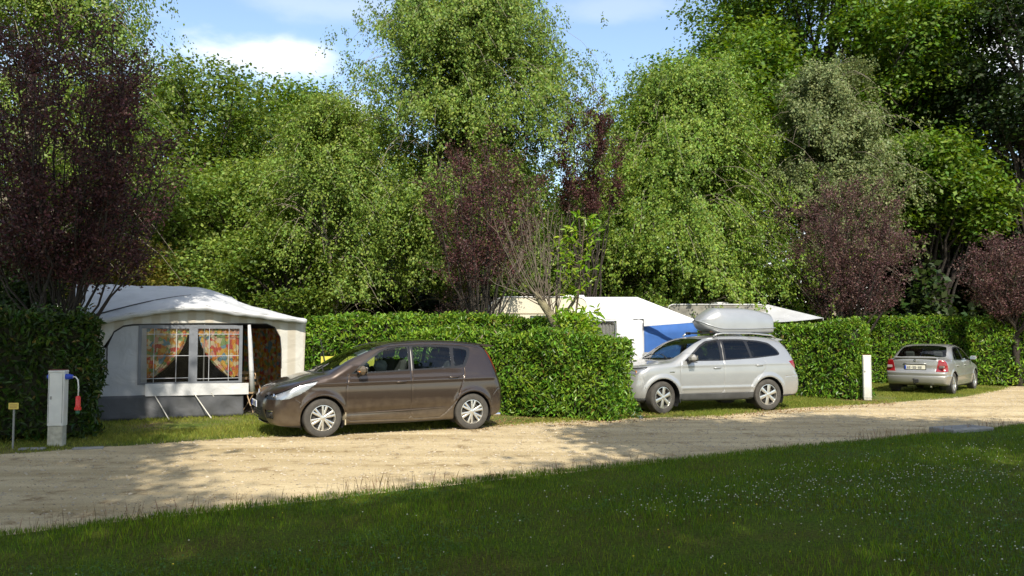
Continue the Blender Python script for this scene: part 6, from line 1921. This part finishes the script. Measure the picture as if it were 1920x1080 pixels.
# ------------------------------------------------------------------ cream caravan behind the middle hedge
def caravan(name, label, X0, X1, Y, depth, z0, z1, m, rl=.55, rr=.25, group=None):
    t = thing(name, label, "caravan", (X0, Y, 0), 0, group)
    W = X1 - X0
    pr = [(W - .03, z0), (W, z0 + .3)]
    pr += [(W - rr + rr * math.cos(a), z1 - rr * .7 + rr * .7 * math.sin(a)) for a in np.linspace(0, math.pi / 2, 8)]
    pr += [(rl - rl * math.sin(a), z1 - rl * .75 + rl * .75 * math.cos(a)) for a in np.linspace(0, math.pi / 2, 10)]
    pr += [(.02, z0 + .3), (.12, z0)]
    b = MB(); b.prism(pr, 0, depth); b.build("body", m, t, autos=30)
    for y in (-.012, depth + .0):
        e = MB(); e.tube([(x, y + .006, z) for x, z in pr[2:-2]], .02, 6, caps=False); e.build("corner_trim", M_LGREY, t, smooth=True)
    for x in (W * .45, W * .62):
        for yy in (.10, depth - .10):
            wl_ = MB(); wl_.lathe([(.16, -.08), (.30, -.08), (.31, 0), (.30, .08), (.16, .08)], 24, c=(x, yy, .31)); wl_.build("wheel", M_TYRE, t, smooth=True)
    b = MB(); b.box((W / 2, depth / 2, z0 - .04), (W * .9, depth * .8, .08)); b.build("chassis", M_BLACK, t)
    return t


M_CREAM = mat("caravan_cream", (.58, .53, .41), .45, var=.10, vscale=2.5, dirt=((.25, .22, .13), .3, 2.2, .35))
cv = caravan("cream_caravan", "cream touring caravan whose rounded top shows above the middle hedge behind the pruned tree", ax(914, 22.3), ax(1100, 22.3), 22.3, 2.1, .45, az_(557, 22.3), M_CREAM)
W_ = ax(1100, 22.3) - ax(914, 22.3)
for (u0, u1, v0, v1) in ((996, 1027, 594, 622),):
    x0, x1 = ax(u0, 22.3) - ax(914, 22.3), ax(u1, 22.3) - ax(914, 22.3); z1, z0 = az_(v0, 22.3), az_(v1, 22.3)
    b = MB(); b.box(((x0 + x1) / 2, -.015, (z0 + z1) / 2), (x1 - x0, .03, z1 - z0), bev=.012); o = b.build("window", mat("caravan_window", (.10, .13, .16), .08), cv)
    b = MB(); b.box(((x0 + x1) / 2, -.008, (z0 + z1) / 2), (x1 - x0 + .06, .02, z1 - z0 + .06), bev=.01); b.build("frame", M_BLACK, o)
b = MB(); b.box((W_ * .90, .9, az_(557, 22.3) + .04), (.55, .5, .09), bev=.03); b.build("roof_vent", M_LGREY, cv)
b = MB(); b.box((W_ * .5, -.006, az_(588, 22.3)), (W_ * .97, .012, .03)); b.build("trim_strip", mat("trim_brown", (.30, .25, .17), .5), cv)


def awning_mid():
    ox = ax(1087, 21.4)
    t = thing("white_awning", "white awning with a bright blue end panel and one curtained window, behind the middle hedge", "awning", (ox, 21.4, 0), 0)
    Q = lambda u, v, Y: np.array((ax(u, Y) - ox, Y - 21.4, az_(v, Y)))
    M_W = fabric("awning_white", (.74, .74, .75), trans=.2, wr=.25)
    M_B = fabric("awning_blue", (.045, .14, .42), trans=.2, wr=.2)
    A, B, B2, C, D_, E_ = Q(1087, 598, 21.4), Q(1206, 598, 21.5), Q(1206, 612, 21.5), Q(1313, 603, 22.3), Q(1195, 557, 23.4), Q(1060, 557, 23.4)
    def quad(a, b, c, d, n=14, sag=.04, m=14):
        g_ = np.array([[(a * (1 - i / n) + b * (i / n)) * (1 - j / m) + (d * (1 - i / n) + c * (i / n)) * (j / m) - np.array([0, 0, sag * math.sin(math.pi * i / n) * math.sin(math.pi * j / m)]) for j in range(m + 1)] for i in range(n + 1)])
        return g_
    r = MB(); r.grid(quad(A, B, D_, E_, sag=-.03), (0, 0, -.01)); r.grid(quad(B, C, D_ * .02 + C * .98, D_, sag=.05), (0, 0, -.01))
    r.grid(quad(E_, D_, D_ + np.array([0, 1.2, -.25]), E_ + np.array([0, 1.2, -.25])), (0, 0, -.01))
    r.build("roof", M_W, t, autos=60)
    def wall(nm, a, b, m, y=0.02, zt=None):
        g_ = np.array([[(a[0] * (1 - i / 12) + b[0] * i / 12, a[1] * (1 - i / 12) + b[1] * i / 12 + y + .012 * math.sin(i * 1.7), (a[2] * (1 - i / 12) + b[2] * i / 12) * j / 8) for j in range(9)] for i in range(13)])
        w = MB(); w.grid(g_, (0, .012, 0)); return w.build(nm, m, t, smooth=True)
    z_ = np.array([0, 0, 0])
    g1, g2 = Q(1099, 598, 21.4), Q(1156, 598, 21.4)
    wall("wall_panel", A, g1, M_W); wall("wall_panel", g2, B, M_W)
    lo = Q(1099, 645, 21.4)[2]; hi = Q(1099, 601, 21.4)[2]
    b = MB(); b.box(((g1[0] + g2[0]) / 2, .03, lo / 2), (g2[0] - g1[0], .014, lo)); b.box(((g1[0] + g2[0]) / 2, .03, (hi + g1[2]) / 2 - .01), (g2[0] - g1[0], .014, g1[2] - hi)); b.build("window_wall", M_W, t)
    b = MB(); b.add([(g1[0], .03, lo), (g2[0], .03, lo), (g2[0], .03, hi), (g1[0], .03, hi)], [(0, 1, 2, 3)]); o = b.build("window", M_WIN, t)
    fr = MB()
    fr.tube([(g1[0] + .03, .015, lo + .03), (g1[0] + .03, .015, hi - .08), (g1[0] + .09, .015, hi - .02), (g2[0] - .09, .015, hi - .02), (g2[0] - .03, .015, hi - .08), (g2[0] - .03, .015, lo + .03)], .014, 6); fr.build("frame", M_FRAMEG, o)
    c = MB(); c.grid(np.array([[(g1[0] + .04 + (g2[0] - g1[0] - .08) * j / 60, .09 + .02 * math.sin(j * .85), lo + (hi - lo) * i / 3) for j in range(61)] for i in range(4)])); c.build("curtain", fabric("curtain_grey", (.30, .30, .29), wr=0), t, smooth=True)
    b = MB(); b.tube([A + np.array([0, -.01, 0]), B + np.array([0, -.01, 0])], .007, 6); b.build("eave_seam", M_WALLG, t)
    wall("corner_panel", B, B2 + np.array([.02, 0, 0]), M_W)
    wall("blue_panel", B2 + np.array([.02, 0, 0]), C - np.array([.08, 0, .02]), M_B)
    b = MB(); b.prism([(B2[0], B2[2]), (C[0] - .05, C[2] - .01), (B[0], B[2])], .0, .012); b.build("gable", M_W, t)
    return t


awning_mid()

# ------------------------------------------------------------------ grey caravan and its canopy behind the off-roader
M_GREYC = mat("caravan_weathered", (.20, .19, .16), .6, var=.45, vscale=3)
cv2 = caravan("grey_caravan", "dull grey caravan half hidden in the trees behind the white awning and the roof box", ax(1252, 26.5), ax(1440, 26.5), 26.5, 2.2, .5, az_(571, 26.5), M_GREYC, .2, .3)
b = MB(); b.box((1.9, .9, az_(571, 26.5) + .05), (.5, .5, .10), bev=.03); b.build("roof_vent", M_LGREY, cv2)


def canopy():
    ox = ax(1400, 25)
    t = thing("sun_canopy", "pale grey canopy with a pointed corner sticking out behind the roof box above the hedge", "canopy", (ox, 25, 0), 0)
    Q = lambda u, v, Y: np.array((ax(u, Y) - ox, Y - 25, az_(v, Y)))
    a, b_, c, d = Q(1385, 603, 24.6), Q(1543, 596, 25.2), Q(1440, 571, 27.0), Q(1385, 571, 27.0)
    r = MB()
    n = 16
    g_ = np.array([[(a * (1 - i / n) + b_ * (i / n)) * (1 - j / n) + (d * (1 - i / n) + c * (i / n)) * (j / n) - np.array([0, 0, .09 * math.sin(math.pi * i / n) * math.sin(math.pi * j / n) + .06 * math.sin(math.pi * i / n)]) for j in range(n + 1)] for i in range(n + 1)])
    r.grid(g_, (0, 0, -.01)); r.build("roof", fabric("canopy_grey", (.50, .51, .53), wr=.3), t, autos=60)
    e = Q(1562, 610, 27.4)
    s = MB(); s.grid(np.array([[c * (1 - k) + e * k, b_ * (1 - k * .35) + e * k * .35 - np.array([0, 0, .05])] for k in np.linspace(0, 1, 8)]), (0, 0, -.01)); s.build("underside", fabric("canopy_underside_shade", (.20, .21, .22)), t)  # underside of the canopy, its shade painted as darker cloth
    for p in (a, b_, e):
        m_ = MB(); m_.tube([(p[0], p[1], -.02), (p[0], p[1], p[2])], .014, 7); m_.build("pole", M_RIM, t)


canopy()


# ------------------------------------------------------------------ service posts, little sign, slab
def service_post(label, g_, w, dpt, h, base_h, rot, full):
    t = thing("service_post", label, "electric post", (g_.x, g_.y + dpt / 2, 0), rot, "white electricity posts beside the pitches")
    M_P = mat("post_white", (.60, .60, .57), .55, var=.10, vscale=5, bump=.1, bscale=20, dirt=((.30, .28, .20), .0, .5, .5))
    M_C = mat("post_concrete", (.40, .38, .31), .9, var=.25, vscale=14, bump=.4, bscale=60)
    b = MB(); b.box((0, 0, base_h / 2), (w * .93, dpt * .93, base_h), bev=.01); b.build("plinth", M_C, t)
    b = MB(); b.box((0, 0, (h - .03 + base_h) / 2), (w, dpt, h - base_h - .03), bev=.012); body = b.build("cabinet", M_P, t, autos=40)
    b = MB(); b.box((0, 0, h - .018), (w * 1.03, dpt * 1.04, .036), bev=.010); b.build("cap", M_P, t)
    b = MB(); b.box((0, 0, h + .006), (w * .96, dpt * .98, .012)); b.build("cap_gasket", mat("gasket_red", (.12, .03, .02), .7), t)
    b = MB(); b.box((-w * .28, -dpt / 2 - .006, h * .64), (.022, .012, .05), bev=.004); b.build("lock", mat("lock_steel", (.25, .25, .25), .4, metal=.7), t)
    b = MB(); [b.box((x, -dpt / 2 - .001, (h + base_h) / 2), (.004, .003, h - base_h - .10)) for x in (-w * .42, w * .42)]; b.build("door_gap", M_ZIP, t)
    if full:
        M_BL = mat("socket_blue", (.02, .06, .42), .45)
        for s, ln in ((-1, .035), (1, .10)):
            b = MB(); b.lathe([(.001, 0), (.045, 0), (.045, ln * .55), (.034, ln * .6), (.030, ln), (.001, ln)], 18, axis='X', c=(0, 0, 0))
            o = b.build("socket", M_BL, t, autos=40); o.location = (s * w / 2, -.02, h - .10)
            if s < 0: o.rotation_euler = (0, 0, math.pi)
        b = MB(); x0 = w / 2 + .09
        b.tube([(x0, -.02, h - .10), (x0 + .05, -.02, h - .105), (x0 + .085, -.02, h - .15), (x0 + .10, -.03, h - .24), (x0 + .10, -.03, h - .40)], .011, 8)
        cab = b.build("cable", mat("cable_white", (.62, .62, .60), .5), t, smooth=True)
        b = MB(); b.lathe([(.001, 0), (.026, 0), (.036, -.02), (.038, -.17), (.050, -.175), (.050, -.215), (.001, -.215)], 18, axis='Z', c=(x0 + .10, -.03, h - .40)); b.build("plug", mat("plug_red", (.60, .025, .02), .35), cab, autos=35)
        b = MB(); b.lathe([(.001, 0), (.03, 0), (.028, -.05), (.001, -.055)], 14, axis='Z', c=(x0 + .10, -.03, h - .618)); b.build("plug_cover", mat("cover_green", (.02, .10, .06), .5), cab, autos=35)
    return t


service_post("grey-white post with blue sockets and a hanging red plug, by the dark hedge", gnd(100, 838), .235, .18, 1.17, .31, .12, True)
service_post("bright white post in the sun at the hedge's end near the silver saloon", gnd(1629, 751), .20, .17, 1.17, .06, -.25, False)

sg = thing("pitch_sign", "tiny yellow number sign on a thin grey stake at the far left edge", "sign", gnd(24, 841), .1)
b = MB(); b.box((0, 0, .33), (.022, .022, .70)); b.build("stake", mat("stake_grey", (.24, .24, .22), .7), sg)
b = MB(); b.box((0, -.018, .64), (.145, .012, .098), bev=.004); pl_ = b.build("panel", mat("sign_yellow", (.60, .46, .09), .5, var=.15, vscale=30), sg)
b = MB(); [b.box((.0, -.026, .64 + dz), (.10, .002, .008)) for dz in (.022, 0, -.022)]; b.build("faded_lines", mat("sign_line", (.40, .24, .06), .6), pl_)

M_SLAB = mat("slab_concrete", (.24, .235, .22), .9, var=.2, vscale=6, bump=.5, bscale=50)
s0 = gnd(1786, 819); s1 = gnd(1884, 802)
sl = MB(); sl.box((.50, .24, .045), (.98, .50, .15), bev=.015)
tag(sl.build("concrete_slab", M_SLAB, None, loc=(s0.x, s0.y, 0), rotz=R(22)), "flat grey concrete slab set in the lawn's edge at the right", "slab")
for i, (u, v, w) in enumerate(((60, 843, .35), (165, 842, .42))):
    q = gnd(u, v); k = MB(); k.box((0, 0, .012), (w, .16, .03), bev=.01)
    tag(k.build("paving_stone", M_SLAB, None, loc=(q.x, q.y, 0), rotz=.2 + i * .1), ("flat pale stone on the ground left of the post with the red plug", "flat pale stone on the ground right of the post with the red plug")[i], "stone")
q = gnd(1203, 785); k = MB(); k.lathe([(.001, -.07), (.028, -.065), (.03, .03), (.012, .055), (.012, .07), (.001, .07)], 12, axis='X', c=(0, 0, .03))
tag(k.build("plastic_bottle", glass_mat("bottle_plastic", (.75, .85, .95), 1.4, .05), None, loc=q, rotz=.4), "small clear bottle lying at the hedge's foot near the silver off-roader", "bottle")
